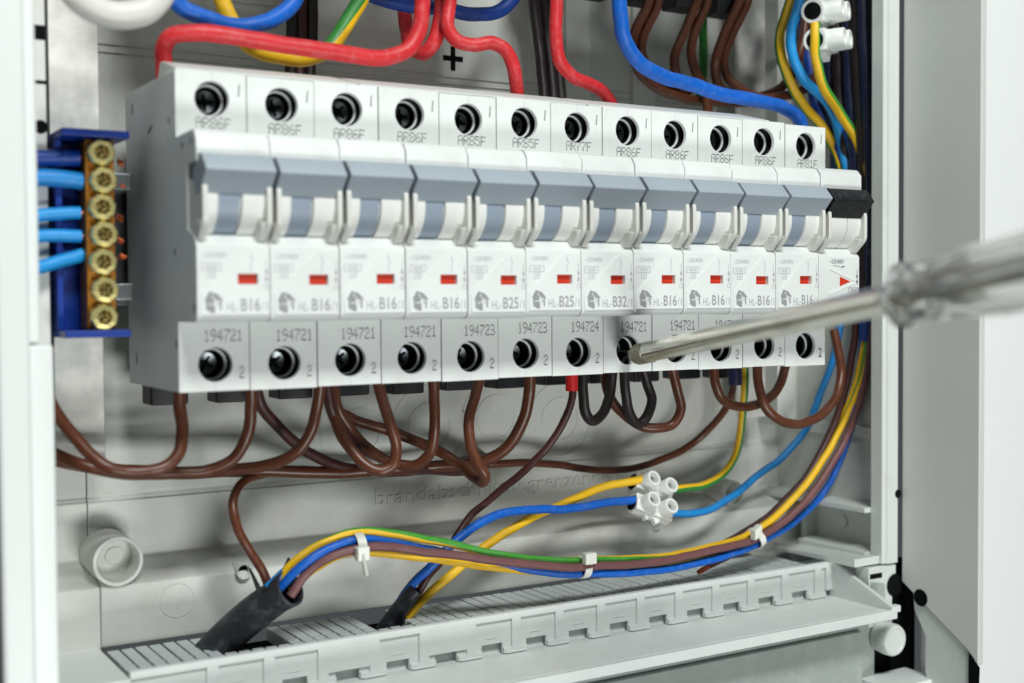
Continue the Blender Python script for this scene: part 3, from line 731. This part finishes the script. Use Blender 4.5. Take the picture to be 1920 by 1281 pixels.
BT = ['brown wire nearest the thick blue cable, bending under it from the upper row', 'second brown wire behind the thick blue cable, close beside the first',
      'brown wire in the middle of the upper cluster with its bend held wide', 'brown wire of the upper cluster crossing the dark green wire',
      'brown wire of the upper cluster third bend before the grey post', 'brown wire of the upper cluster that swings under the grey post']
wire(BT[0], [(1228, -50, 36), (1213, 10, 36), (1193, 52, 36), (1186, 90, 36), (1196, 130, 36), (1232, 166, 38), (1290, 186, 40), (1360, 192, 40), (1440, 190, 40)], 3.2, W_BROWN)
wire(BT[1], [(1246, -50, 36), (1230, 15, 36), (1210, 55, 36), (1202, 90, 36), (1210, 120, 38), (1240, 150, 40), (1290, 176, 42)], 3.2, W_BROWN)
wire(BT[2], [(1322, -50, 36), (1304, 10, 36), (1282, 62, 36), (1266, 106, 36), (1270, 140, 38), (1295, 170, 42)], 3.2, W_BROWN)
wire(BT[3], [(1338, -50, 36), (1322, 15, 36), (1302, 62, 36), (1296, 96, 36), (1306, 136, 36), (1322, 165, 36), (1328, 215, 36)], 3.2, W_BROWN)
wire(BT[4], [(1400, -50, 34), (1384, 10, 34), (1358, 62, 34), (1341, 110, 34), (1342, 145, 36), (1362, 178, 38)], 3.2, W_BROWN)
wire(BT[5], [(1416, -50, 36), (1398, 15, 36), (1374, 62, 36), (1357, 106, 36), (1362, 138, 36), (1388, 164, 34), (1428, 182, 32), (1470, 180, 32), (1502, 170, 36), (1530, 140, 42), (1542, 60, 44), (1545, -50, 44)], 3.2, W_BROWN)
wire('brown wire curling up at the foot of the grey post', [(1380, 190, 40), (1430, 180, 38), (1464, 165, 38), (1484, 140, 38), (1502, 90, 40), (1512, 30, 40), (1515, -50, 40)], 3.2, W_BROWN)
wire('dark green wire hanging behind the brown cluster', [(1320, -40, 52), (1318, 40, 52), (1319, 110, 52), (1312, 190, 50)], 3.0, [W_YEL, W_DGRN], stripe=10, phase=-1.0)
wire('yellow and green wire coming down beside the sky blue wire behind the last breaker', [(1496, -50, 26), (1476, 20, 26), (1463, 66, 26), (1466, 112, 26), (1484, 160, 26), (1508, 200, 27), (1535, 232, 28), (1560, 275, 28), (1578, 320, 28), (1590, 380, 28), (1596, 450, 30)], 3.4, YGD, stripe=5, phase=1.3, n=16)
wire('sky blue wire bending over behind the last breaker', [(1512, -50, 20), (1496, 15, 20), (1482, 62, 20), (1485, 106, 20), (1508, 150, 20), (1544, 186, 21), (1566, 220, 23), (1574, 262, 25), (1584, 305, 28), (1600, 370, 30), (1608, 450, 30)], 3.4, W_CYAN)
wire('yellow and green wire hanging from the upper white terminal block', [(1527, 22, 14), (1527, 60, 12), (1529, 108, 12), (1545, 165, 14), (1573, 212, 18), (1602, 256, 22), (1620, 300, 26), (1636, 350, 32), (1646, 420, 36)], 3.4, YG, stripe=5, phase=4.5, n=16)
wire('dark blue wire behind the sky blue wire on the way down', [(1533, -50, 44), (1540, 60, 42), (1548, 130, 42), (1562, 200, 40), (1590, 255, 36), (1605, 310, 34), (1615, 380, 34), (1618, 460, 34)], 3.6, W_BLUE)
wire('dark blue wire hugging the box wall beside the last breaker', [(1500, -50, 50), (1506, 40, 49), (1517, 130, 47), (1535, 210, 44), (1562, 260, 42), (1590, 320, 42), (1618, 400, 42), (1632, 520, 40), (1628, 640, 40)], 4.2, W_NAVY)
for k, (px, y, m, l) in enumerate(((1560, 50, W_NIGHT, 'added dark blue cable deep behind the sky blue wire'), (1578, 48, W_BLACK, 'added black cable between two dark blue ones along the box wall'), (1598, 44, W_NIGHT, 'added dark blue cable on the box wall below the upper terminal block'),
                              (1614, 40, W_BLACK, 'added black cable close to the box rim beside the upper terminal block'), (1628, 35, W_NIGHT, 'added dark blue cable nearest the box rim'))):
    wire(l, [(px - 14, -50, y), (px - 8, 60, y), (px - 2, 180, y), (px + 6, 300, y - 1), (px + 8, 420, y - 2), (px + 4, 560, y - 2)], 4.6, m, cat='cable', name='cable')  # cables added so the shaded stretch of side wall reads dark
# lower brown loops
BL = [
 ('brown wire from the first breaker sweeping away past the box edge', [(335, 715, 16), (337, 760, 16), (342, 805, 15), (334, 850, 14), (300, 880, 14), (245, 886, 15), (195, 872, 16), (150, 834, 20), (115, 790, 26), (85, 740, 34)]),
 ('brown wire from the second breaker curving away under the first one', [(470, 710, 16), (469, 760, 17), (462, 815, 18), (435, 862, 20), (385, 884, 22), (315, 888, 24), (235, 887, 26), (160, 874, 28), (90, 846, 34)]),
 ('brown wire from the third breaker joining the low bundle', [(600, 710, 16), (596, 760, 17), (583, 812, 18), (552, 852, 20), (500, 872, 24), (430, 882, 28), (340, 886, 32), (220, 880, 34), (90, 862, 38)]),
 ('dark brown wire slanting behind the third breaker loop', [(478, 715, 30), (490, 760, 30), (522, 800, 32), (570, 842, 34), (630, 872, 36), (720, 884, 36), (800, 878, 37), (860, 868, 42), (900, 860, 52), (912, 856, 63)]),
 ('dark brown wire hooked behind the fourth breaker', [(612, 715, 26), (622, 770, 26), (650, 820, 28), (690, 846, 30), (750, 872, 32), (830, 880, 34), (880, 884, 40), (900, 880, 50), (912, 878, 63)]),
 ('brown wire loop between the third and fourth breakers', [(706, 705, 16), (718, 750, 15), (733, 800, 14), (745, 840, 14), (738, 872, 14), (712, 884, 15), (676, 866, 18), (646, 828, 22), (628, 780, 26), (618, 720, 28)]),
 ('brown wire from the fourth breaker bending into the low bundle', [(811, 705, 16), (813, 750, 16), (815, 806, 16), (806, 850, 18), (775, 872, 22), (730, 866, 26), (690, 840, 28), (655, 800, 30), (632, 762, 30), (622, 700, 28)]),
 ('brown wire dropping to a sharp hairpin below the fifth breaker', [(902, 700, 16), (893, 740, 15), (880, 785, 14), (883, 830, 12), (898, 872, 10), (910, 895, 10), (905, 905, 12), (890, 896, 16), (858, 868, 22), (800, 834, 28), (730, 808, 32), (660, 786, 34), (625, 762, 32), (612, 700, 28)]),
 ('thick brown wire curving from the sixth breaker down behind the hairpin', [(994, 700, 16), (990, 750, 17), (976, 800, 19), (946, 842, 22), (900, 864, 26), (830, 872, 32), (740, 880, 34), (640, 886, 36), (500, 884, 38), (350, 886, 40), (200, 880, 42), (80, 858, 44)]),
 ('black wire loop between the B32 breaker and its neighbour', [(1093, 695, 16), (1094, 740, 16), (1100, 775, 16), (1112, 787, 17), (1128, 775, 18), (1142, 740, 20), (1148, 695, 20)]),
 ('black wire loop under the breaker that takes the screwdriver', [(1171, 690, 16), (1172, 735, 16), (1180, 775, 17), (1196, 795, 18), (1214, 780, 18), (1223, 750, 19), (1212, 715, 20), (1205, 690, 20)]),
 ('brown wire from the ninth breaker swinging back under the black loops', [(1260, 690, 16), (1270, 730, 16), (1276, 768, 16), (1262, 796, 17), (1230, 804, 18), (1196, 796, 20), (1164, 772, 22), (1140, 740, 24), (1130, 690, 24)]),
 ('brown wire loop hanging between the tenth and eleventh breakers', [(1340, 680, 16), (1342, 722, 16), (1352, 748, 16), (1378, 762, 17), (1412, 762, 18), (1442, 748, 20), (1464, 718, 22), (1474, 680, 22)]),
 ('brown wire loop with a dusty bend from the eleventh to the last breaker', [(1420, 675, 14), (1422, 722, 13), (1436, 766, 12), (1465, 790, 11), (1502, 794, 11), (1540, 776, 12), (1568, 744, 14), (1577, 700, 16), (1570, 655, 18), (1562, 620, 20)]),
]
for k, (l, p) in enumerate(BL):
    m = W_BLACK if 'black' in l.split()[0] else (W_DBROWN if l.startswith('dark') else W_BROWN)
    wire(l, p, 3.5 if 'thick' in l else 3.15, m)
wire('thin brown wire running from the black sheath along the box to the navy ferrule', [(505, 1105, 26), (492, 1070, 26), (468, 1030, 27), (444, 988, 28), (436, 948, 30), (450, 912, 34), (490, 890, 40), (555, 880, 46), (640, 884, 50), (740, 882, 50), (850, 873, 48), (950, 868, 46), (1030, 870, 46), (1110, 880, 46), (1180, 879, 46), (1250, 858, 44), (1312, 822, 42), (1352, 778, 36), (1370, 740, 30), (1374, 705, 26)], 2.5, W_BROWN)
w_red = wire('dark brown wire from the red ferrule down to the rear black sheath', [(1074, 712, 14), (1073, 745, 14), (1058, 788, 15), (1030, 832, 17), (985, 880, 22), (930, 926, 30), (885, 964, 34), (858, 1002, 34), (835, 1040, 32), (800, 1084, 30), (775, 1125, 32), (760, 1160, 34)], 2.3, W_DBROWN)
def ferrule(px, py0, py1, y, r, m, lab):
    a, b_ = at(px, py0, y), at(px, py1, y)
    q = MB(); q.lathe([(r, 0), (r, a.z - b_.z - 1), (r * .93, a.z - b_.z), (r * .6, a.z - b_.z)], (b_.x, y, b_.z), 'z', 24, caps=True)
    tag(q.build('wire_ferrule', m, None, smooth=40), lab, 'ferrule')
ferrule(1072, 685, 733, 13, 1.85, FERR, 'red plastic ferrule under the B32 breaker')
ferrule(1378, 685, 722, 26, 2.4, FERB, 'navy plastic ferrule under the tenth breaker')
wire('blue wire from the white terminal block sinking into the rear black sheath', [(1200, 936, 30), (1180, 940, 30), (1130, 945, 30), (1060, 954, 30), (990, 957, 29), (935, 966, 28), (885, 988, 27), (845, 1022, 26), (805, 1064, 27), (770, 1098, 30), (748, 1132, 32), (735, 1160, 34)], 2.7, W_BLUE)
wire('yellow wire from the white terminal block crossing down to the ribbed plate', [(1205, 897, 32), (1186, 902, 32), (1130, 915, 33), (1070, 938, 33), (1005, 968, 32), (945, 1002, 31), (890, 1040, 30), (840, 1082, 30), (795, 1122, 31), (762, 1158, 33)], 2.7, [W_YEL, W_GRN], stripe=0)
wire('yellow and green wire from the white terminal block up behind the tenth breaker', [(1255, 920, 34), (1275, 918, 34), (1315, 910, 36), (1352, 892, 38), (1376, 860, 40), (1388, 815, 40), (1394, 760, 38), (1396, 690, 36)], 2.7, YGD, stripe=7, phase=-.25, twist=-.4, n=16)
wire('light blue wire from the white terminal block up the box wall', [(1245, 962, 33), (1265, 964, 33), (1305, 962, 34), (1345, 950, 36), (1385, 922, 38), (1425, 888, 40), (1470, 855, 40), (1510, 805, 38), (1538, 740, 36), (1556, 690, 34), (1572, 620, 34), (1590, 480, 36), (1596, 340, 40), (1585, 180, 44), (1575, -50, 46)], 2.6, W_LBLUE)
# tied bundle
def on(path, dy=0): return [(a, b_, c + dy) for a, b_, c in path]
wire('yellow and green wire on top of the tied bundle', [(518, 1108, 24), (545, 1062, 22), (585, 1030, 21), (635, 1006, 20), (690, 997, 19), (750, 1002, 18), (820, 1014, 18), (900, 1032, 17), (990, 1047, 16), (1080, 1051, 16), (1160, 1049, 16), (1240, 1044, 17), (1320, 1029, 19), (1390, 1009, 21), (1440, 980, 22), (1495, 928, 22), (1540, 868, 22), (1580, 795, 22), (1612, 720, 22), (1628, 640, 24), (1634, 540, 26), (1634, 420, 30), (1620, 300, 36), (1600, 180, 40), (1590, -50, 42)], 2.4, YG, stripe=7, phase=1.2, twist=9.5, n=16, samples=10)
wire('plain yellow wire along the underside of the tied bundle', [(545, 1110, 25), (590, 1066, 24), (650, 1038, 22), (720, 1036, 21), (800, 1046, 20), (890, 1058, 19), (980, 1068, 18), (1075, 1072, 18), (1170, 1064, 19), (1270, 1050, 21), (1360, 1030, 23), (1420, 998, 24), (1470, 952, 25), (1520, 890, 25), (1565, 815, 25), (1600, 735, 26), (1622, 640, 28)], 2.4, W_YEL, samples=10)
wire('mauve brown wire along the front of the tied bundle', [(545, 1118, 20), (575, 1078, 19), (615, 1048, 17), (665, 1030, 16), (720, 1024, 15.5), (790, 1034, 15), (850, 1040, 14.5), (920, 1050, 14), (1000, 1058, 13.5), (1085, 1063, 13.5), (1170, 1060, 14), (1260, 1048, 15), (1340, 1031, 17), (1410, 1014, 19), (1460, 985, 20), (1510, 940, 20), (1556, 876, 20), (1596, 800, 20), (1618, 730, 21), (1633, 640, 23), (1640, 520, 26), (1642, 380, 30), (1634, 240, 34), (1622, 100, 36), (1615, -50, 38)], 2.5, W_MAUVE, samples=10)
wire('bright blue wire of the tied bundle running into the black sheath', [(500, 1124, 26), (530, 1098, 22), (575, 1056, 18), (625, 1026, 18), (680, 1013, 18), (740, 1018, 18), (800, 1030, 19), (870, 1045, 20), (960, 1062, 18), (1060, 1074, 16), (1150, 1076, 15), (1240, 1068, 16), (1320, 1054, 18), (1390, 1033, 20), (1440, 1008, 22), (1500, 970, 25), (1550, 912, 27), (1588, 830, 32), (1606, 750, 36), (1616, 650, 38), (1618, 500, 40), (1625, 360, 36), (1600, 220, 42), (1590, 80, 44), (1588, -50, 46)], 2.5, W_BLUE, samples=10)
wire('light blue wire slipping into the black sheath beside the bright blue one', [(500, 1104, 24), (535, 1072, 23), (580, 1044, 23), (640, 1022, 24), (700, 1018, 24)], 2.4, W_LBLUE)
wire('dark brown wire along the upper edge of the bundle beside the box wall', [(1350, 1024, 24), (1420, 985, 24), (1475, 938, 24), (1520, 885, 24), (1556, 815, 24), (1580, 745, 24), (1596, 670, 24), (1606, 590, 26), (1608, 460, 32), (1600, 320, 40), (1590, 180, 46), (1582, -50, 48)], 2.7, W_DBROWN)
lw = wire('loose brown wire ending in bare copper below the tied bundle', [(1420, 1014, 24), (1385, 1035, 22), (1352, 1051, 21), (1330, 1060, 21)], 2.3, W_DBROWN)
q = MB(); q.sweep([at(1334, 1058, 21), at(1318, 1066, 21), at(1308, 1073, 21)], .55, 8, samples=4); q.sweep([at(1334, 1061, 21), at(1320, 1070, 21.3), at(1310, 1075, 21)], .5, 8, samples=4)
q.build('copper_end', COPPER, lw, smooth=60, fix=False)
# black sheaths
def sheath(label, path, rfun, flaps):
    q = MB(); pts = [at(*p) for p in path]
    q.sweep(pts, rfun, 20, caps=False, samples=10, flat=.85)
    o = q.build('cable_sheath', SHEATH, smooth=60, fix=False)
    so = o.modifiers.new('wall', 'SOLIDIFY'); so.thickness = .55 * S; so.offset = -1
    tag(o, label, 'cable sheath')
    for f in flaps:
        q = MB(); q.sweep([at(*p) for p in f], lambda t: 2.6 * (1 - .7 * t), 8, samples=6, flat=.3); q.build('torn_flap', SHEATH, o, smooth=60, fix=False)
    return o
sheath('black rubber cable sheath slit open where the bundle leaves the ribbed plate', [(385, 1235, 37), (425, 1195, 34), (470, 1155, 29), (515, 1122, 24), (545, 1102, 20)],
       lambda t: 5.3 + .5 * math.sin(math.pi * t * .9) - .7 * t + (.9 * (t - .8) / .2 if t > .8 else 0), [[(497, 1140, 24), (483, 1100, 25), (468, 1066, 26)], [(520, 1096, 24), (534, 1070, 24), (542, 1046, 24)]])
sheath('short black cable sheath around the wires rising behind the ribbed plate', [(712, 1195, 38), (740, 1155, 34), (765, 1122, 30), (780, 1104, 29)], lambda t: 3.0 - .4 * t, [])
# cable ties
def tie(label, c, axis, ra, rb, head, tail, hs):
    C, A = at(*c), Vector(axis).normalized()
    U = (Vector((0, 0, 1)) - A * A.z).normalized(); V = A.cross(U)
    t = thing('cable_tie', label, 'cable tie', C)
    q = MB(); n = 28; vs = []; fs = []
    for k in range(n):
        a = 2 * math.pi * k / n; e = U * (math.cos(a) * ra) + V * (math.sin(a) * rb); nn = e.normalized()
        for (s, h) in ((-1.25, 0), (1.25, 0), (1.25, .55), (-1.25, .55)): vs.append(e + A * s + nn * h)
    for k in range(n):
        j = (k + 1) % n
        for i in range(4): fs.append((4 * k + i, 4 * k + (i + 1) % 4, 4 * j + (i + 1) % 4, 4 * j + i))
    q.add(vs, fs); q.build('strap', TIE, t, .12)
    H = at(*head) - C
    q = MB(); h = hs
    cor = [H + A * (a * h[0]) + V * (0) + Vector((0, b_ * h[1], c_ * h[2])) for a in (-1, 1) for b_ in (-1, 1) for c_ in (-1, 1)]
    q.add(cor, [(0, 1, 3, 2), (4, 6, 7, 5), (0, 4, 5, 1), (2, 3, 7, 6), (0, 2, 6, 4), (1, 5, 7, 3)]); q.build('head', TIE, t, .4, seg=3)
    if tail:
        q = MB(); q.sweep([at(*p) - C for p in tail], 1.05, 8, samples=5, flat=.5); q.build('tail', TIE, t, smooth=40, fix=False)
    return t
tie('white nylon cable tie with its cut tail hanging from the bundle near the black sheath', (672, 1022, 18.5), (1, -.1, .05), 2.9, 3.6, (679, 1038, 13.4), [(680, 1040, 12.6), (683, 1060, 12.2), (687, 1079, 12)], (1.7, 1.3, 1.9))
tie('white nylon cable tie around the middle of the sagging bundle', (1092, 1063, 16), (1, 0, 0), 2.9, 3.2, (1105, 1047, 11.8), None, (2.0, 1.3, 1.7))
tie('white nylon cable tie where the bundle bends up along the box wall', (1415, 1010, 21), (1, .1, .5), 3.0, 3.6, (1418, 998, 16.5), None, (1.9, 1.4, 1.7))

# ------------------------------------------------------------------ terminal blocks
def terminal_block(label, loc, mtx, poles=2):
    t = thing('terminal_block', label, 'terminal block', (0, 0, 0))
    t.matrix_world = Matrix.Translation(Vector(loc) * S) @ mtx.to_4x4()
    pitch = 7.6
    for k in range(poles):
        z = -(k - (poles - 1) / 2) * pitch
        q = MB()
        q.prism([(-7.3, z - 2.9), (7.3, z - 2.9), (7.3, z + 2.9), (-7.3, z + 2.9)], -.6, 3.0, axis='y')
        q.prism([(p * math.cos(a) * 0 + 3.2 * math.cos(a) + 2.2, z + 3.2 * math.sin(a)) for p in (1,) for a in [math.pi * 2 * i / 20 for i in range(20)]], -7.3, 7.3, axis='x')
        h = q.build('pole_housing', BLOCKW, t, .3)
        for sx in (-1, 1):
            q = MB(); q.lathe([(2.75, .2), (2.6, -4.8), (2.45, -5), (1.85, -5), (1.7, -4.7), (1.7, -.5), (.01, -.5)], (sx * 3.6, 0, z), 'y', 28)
            q.build('screw_sleeve', BLOCKW, t, smooth=40)
            q = MB(); q.lathe([(1.66, -2.0), (.4, -2.2), (.01, -1.6)], (sx * 3.6, 0, z), 'y', 20); q.build('terminal_screw', STEEL, t, smooth=40)
            q = MB(); q.lathe([(2.3, 0), (.01, 0)], (sx * 7.36, 2.2, z), 'x', 20); q.build('wire_entry', DARK, t)
        if k < poles - 1:
            q = MB(); q.box((-1.6, .6, z - pitch + 2.8), (1.6, 3.2, z - 2.8)); q.build('web', BLOCKW, t, .2)
    z = -(poles / 2) * pitch
    q = MB(); q.prism([(-3.4, z + .9), (3.0, z + .9), (3.0, z - .2), (1.4, z - 1.6), (.6, z + .1), (-1.2, z + .1), (-2.4, z - 1.2)], .6, 2.6, axis='y'); q.build('break_off_web', BLOCKW, t, .2)
    return t
def basis(xa, na):
    xa = Vector(xa).normalized(); na = Vector(na).normalized(); na = (na - xa * na.dot(xa)).normalized()
    ya = -na; za = xa.cross(ya)
    return Matrix((xa, ya, za)).transposed()
terminal_block('white two-pole terminal block hanging on the blue and yellow wires below the breakers', at(1226, 932, 30), basis((1, -.1, -.40), (.34, -1, .42)))
terminal_block('white two-pole terminal block at the top near the box wall, seen from its end', at(1553, 50, 14), basis((.84, .52, .1), (.49, -.83, .05)) * 1.25)

# ------------------------------------------------------------------ neutral bar
nb = thing('neutral_bar', 'brass terminal bar with seven screws in a blue carrier beside the first breaker', 'terminal bar', (-12.4, 45, 0))
def npart(q, name, m, bevel=0, **k):
    o = q.build(name, m, nb, bevel, **k); o.location = Vector((12.4, -45, 0)) * S; return o
q = MB(); q.box((-22, 17.5, 23.4), (-6.0, 44, 25.2)); npart(q, 'carrier_end', CARR, .3)
q = MB(); q.box((-22, 17.5, -25.2), (-6.4, 44, -23.4)); npart(q, 'carrier_end', CARR, .3)
q = MB(); q.box((-22, 32, -23.4), (-7, 36, 23.4)); q.box((-22, 26, -23.4), (-20.4, 32, 23.4)); npart(q, 'carrier_back', CARR, .3)
q = MB(); q.box((-15.9, 21.5, -23.2), (-8.9, 29, 23.2)); bar = npart(q, 'brass_bar', BRASS, .3)
for k, z in enumerate((19.9, 13.2, 6.6, 0, -6.75, -13.6, -20.3)):
    q = MB(); n = 36; x = -12.3 + (.25 if k % 2 else -.1)
    q.lathe([(1.15, .9), (1.3, .2), (1.8, -.5), (2.9, -.4), (3.3, .2), (3.2, 1.6)], (x, 19.2, z), 'y', n)
    q.v = [(p[0] + .09 * math.sin(9 * math.atan2(p[2] - z, p[0] - x)), p[1], p[2] + .1 * math.cos(7 * math.atan2(p[2] - z, p[0] - x))) for p in q.v]
    q.lathe([(1.2, .7), (.01, .7)], (x, 19.2, z), 'y', 16)
    sc = npart(q, 'bar_screw', SCREWY, smooth=50)
    a = random.uniform(0, 3.1); q = MB()
    for aa in (a, a + math.pi / 2):
        l = MB(); line(l, (x - 1.75 * math.cos(aa), z - 1.75 * math.sin(aa)), (x + 1.75 * math.cos(aa), z + 1.75 * math.sin(aa)), .55, 0); v = l.v
        q.add([(p[0], 18.7, p[2]) for p in v] + [(p[0], 19.8, p[2]) for p in v], [(0, 1, 2, 3), (0, 4, 5, 1), (1, 5, 6, 2), (2, 6, 7, 3), (3, 7, 4, 0)])
    q.build('screw_slot', SLOTB, sc)
for z in (14, -14):
    q = MB(); q.box((-8.9, 30, z - 2.2), (-2.4, 34, z + 2.2)); npart(q, 'rail_hook', STEEL, .4)
for k, (pth, m, d) in enumerate((([(20, 296, 26), (80, 297, 25.5), (150, 298, 25)], W_NAVY, 4.1), ([(20, 332, 24), (80, 334, 24.5), (155, 343, 25)], W_LBLUE, 4.3), ([(20, 403, 25), (80, 403, 25), (150, 401, 25)], W_CYAN, 3.2),
                            ([(20, 442, 25), (80, 443, 25), (152, 444, 25)], W_CYAN, 3.2), ([(20, 512, 22), (84, 500, 23.5), (156, 478, 25)], W_CYAN, 3.4))):
    wl = ['dark blue wire at the top screw of the neutral bar', 'thick light blue wire at the second screw of the neutral bar', 'light blue wire level with the third screw of the neutral bar', 'light blue wire level with the fourth screw of the neutral bar', 'light blue wire slanting up to the fifth screw of the neutral bar'][k]
    wo = wire(wl, pth, d, m)
    e = at(*pth[-1]); q = MB()
    for j in range(4):
        dz, dy = random.uniform(-.9, .9), random.uniform(-.8, .6)
        q.sweep([e + Vector((-.5, dy * .6, dz * .6)), e + Vector((2.6, dy - .3, dz))], .3, 6, samples=2)
        q.sweep([e + Vector((8.6, dy - 1.5, dz * .8 - .6)), e + Vector((9.4 + random.random() * .6, dy - 2.2, dz * .8 - 1.2))], .3, 6, samples=2)
    q.build('copper_end', COPPER, wo, smooth=60, fix=False)

# ------------------------------------------------------------------ screwdriver
A = atd(1172, 670, 368.5); B = atd(1690, 557, 240)
ax = (B - A).normalized()
sd = thing('screwdriver', 'clear handled screwdriver with its steel tip in a lower terminal hole', 'screwdriver', A)
side = ax.cross(Vector((0, 0, 1))).normalized(); upv = side.cross(ax)
sd.matrix_world = Matrix.Translation(A * S) @ Matrix((side, upv, ax)).transposed().to_4x4()
L0 = (B - A).length
q = MB(); n = 24; prof = [(-2, .35, 2.2), (0, .4, 2.2), (4, 1.1, 2.2), (8, 1.9, 2.3), (10, 2.1, 2.3)]
vs = [(b_ * math.cos(2 * math.pi * k / n), a_ * math.sin(2 * math.pi * k / n), t_) for t_, a_, b_ in prof for k in range(n)]
vs = [(v[0] * .55 - v[1] * .83, v[0] * .83 + v[1] * .55, v[2]) for v in vs]
q.add(vs, [(j * n + k, j * n + (k + 1) % n, (j + 1) * n + (k + 1) % n, (j + 1) * n + k) for j in range(len(prof) - 1) for k in range(n)] + [tuple(range(n))])
q.build('tip', CHROME, sd, smooth=60)
q = MB(); q.lathe([(2.2, 9), (2.85, 9.6)] + [(2.9 + (.12 if i % 2 else 0), 10.0 + i * .42) for i in range(16)] + [(2.9, 17), (2.4, 17.3)], (0, 0, 0), 'z', 32); q.build('ferrule', TINNED, sd, smooth=25)
q = MB(); q.lathe([(2.5, 16.8), (3.1, 17.4), (3.1, 18.3), (2.75, 18.8), (3.0, L0 - 1), (.9, L0 - .5), (.9, L0 + 2), (.01, L0 + 2)], (0, 0, 0), 'z', 40); q.build('shaft', CHROME, sd, smooth=50)
q = MB(); hp = [(2.6, L0 - 2), (4.6, L0 - 1), (5.6, L0 + 1.0), (5.7, L0 + 3.5), (4.7, L0 + 5), (5.6, L0 + 7), (5.4, L0 + 10), (4.7, L0 + 13), (5.6, L0 + 19), (6.3, L0 + 26), (6.7, L0 + 60), (6.7, L0 + 80), (.01, L0 + 80)]
n = 48; vs = []
for r, t_ in hp:
    for k in range(n):
        a = 2 * math.pi * k / n; rr_ = r * (1 + (.13 * math.cos(5 * a) if t_ < L0 + 7 else .10 * math.cos(7 * a)))
        vs.append((rr_ * math.cos(a), rr_ * math.sin(a), t_))
q.add(vs, [(j * n + k, j * n + (k + 1) % n, (j + 1) * n + (k + 1) % n, (j + 1) * n + k) for j in range(len(hp) - 1) for k in range(n)])
hd = q.build('handle', CLEARH, sd, smooth=50)
so = hd.modifiers.new('wall', 'SOLIDIFY'); so.thickness = 1.5 * S; so.offset = -1
q = MB(); q.lathe([(.01, L0 + 1), (1.6, L0 + 1), (1.6, L0 + 12), (2.2, L0 + 12.4)] + [(2.2 - .35 * (i % 2), L0 + 12.5 + i * .8) for i in range(8)] + [(1.3, L0 + 19), (1.3, L0 + 70), (.01, L0 + 70)], (0, 0, 0), 'z', 24); q.build('inner_spring', TINNED, hd, smooth=30)

# plastic crumbs and dust left on the shelf and the ribs
q = MB()
for k in range(170):
    x = random.uniform(20, 225); onrib = k % 5 == 0
    y = random.uniform(18, 44) if onrib else random.uniform(-10.5, 12) * (1 if k % 3 else .4) + 1; z = -109.7 if onrib else -119.2
    r = random.uniform(.07, .2) * (1.6 if k % 17 == 0 else 1)
    q.add([(x + r * random.uniform(-1, 1) * 1.5, y - r, z - .02), (x + r, y + r * random.uniform(-.5, 1), z - .02), (x - r, y + r, z - .02), (x, y, z + r)], [(0, 1, 3), (1, 2, 3), (2, 0, 3), (0, 2, 1)])
o = q.build('plastic_dust', RIMW, smooth=0)
o['kind'] = 'stuff'; o['label'] = 'fine white plastic dust and crumbs on the front shelf'; o['category'] = 'dust'
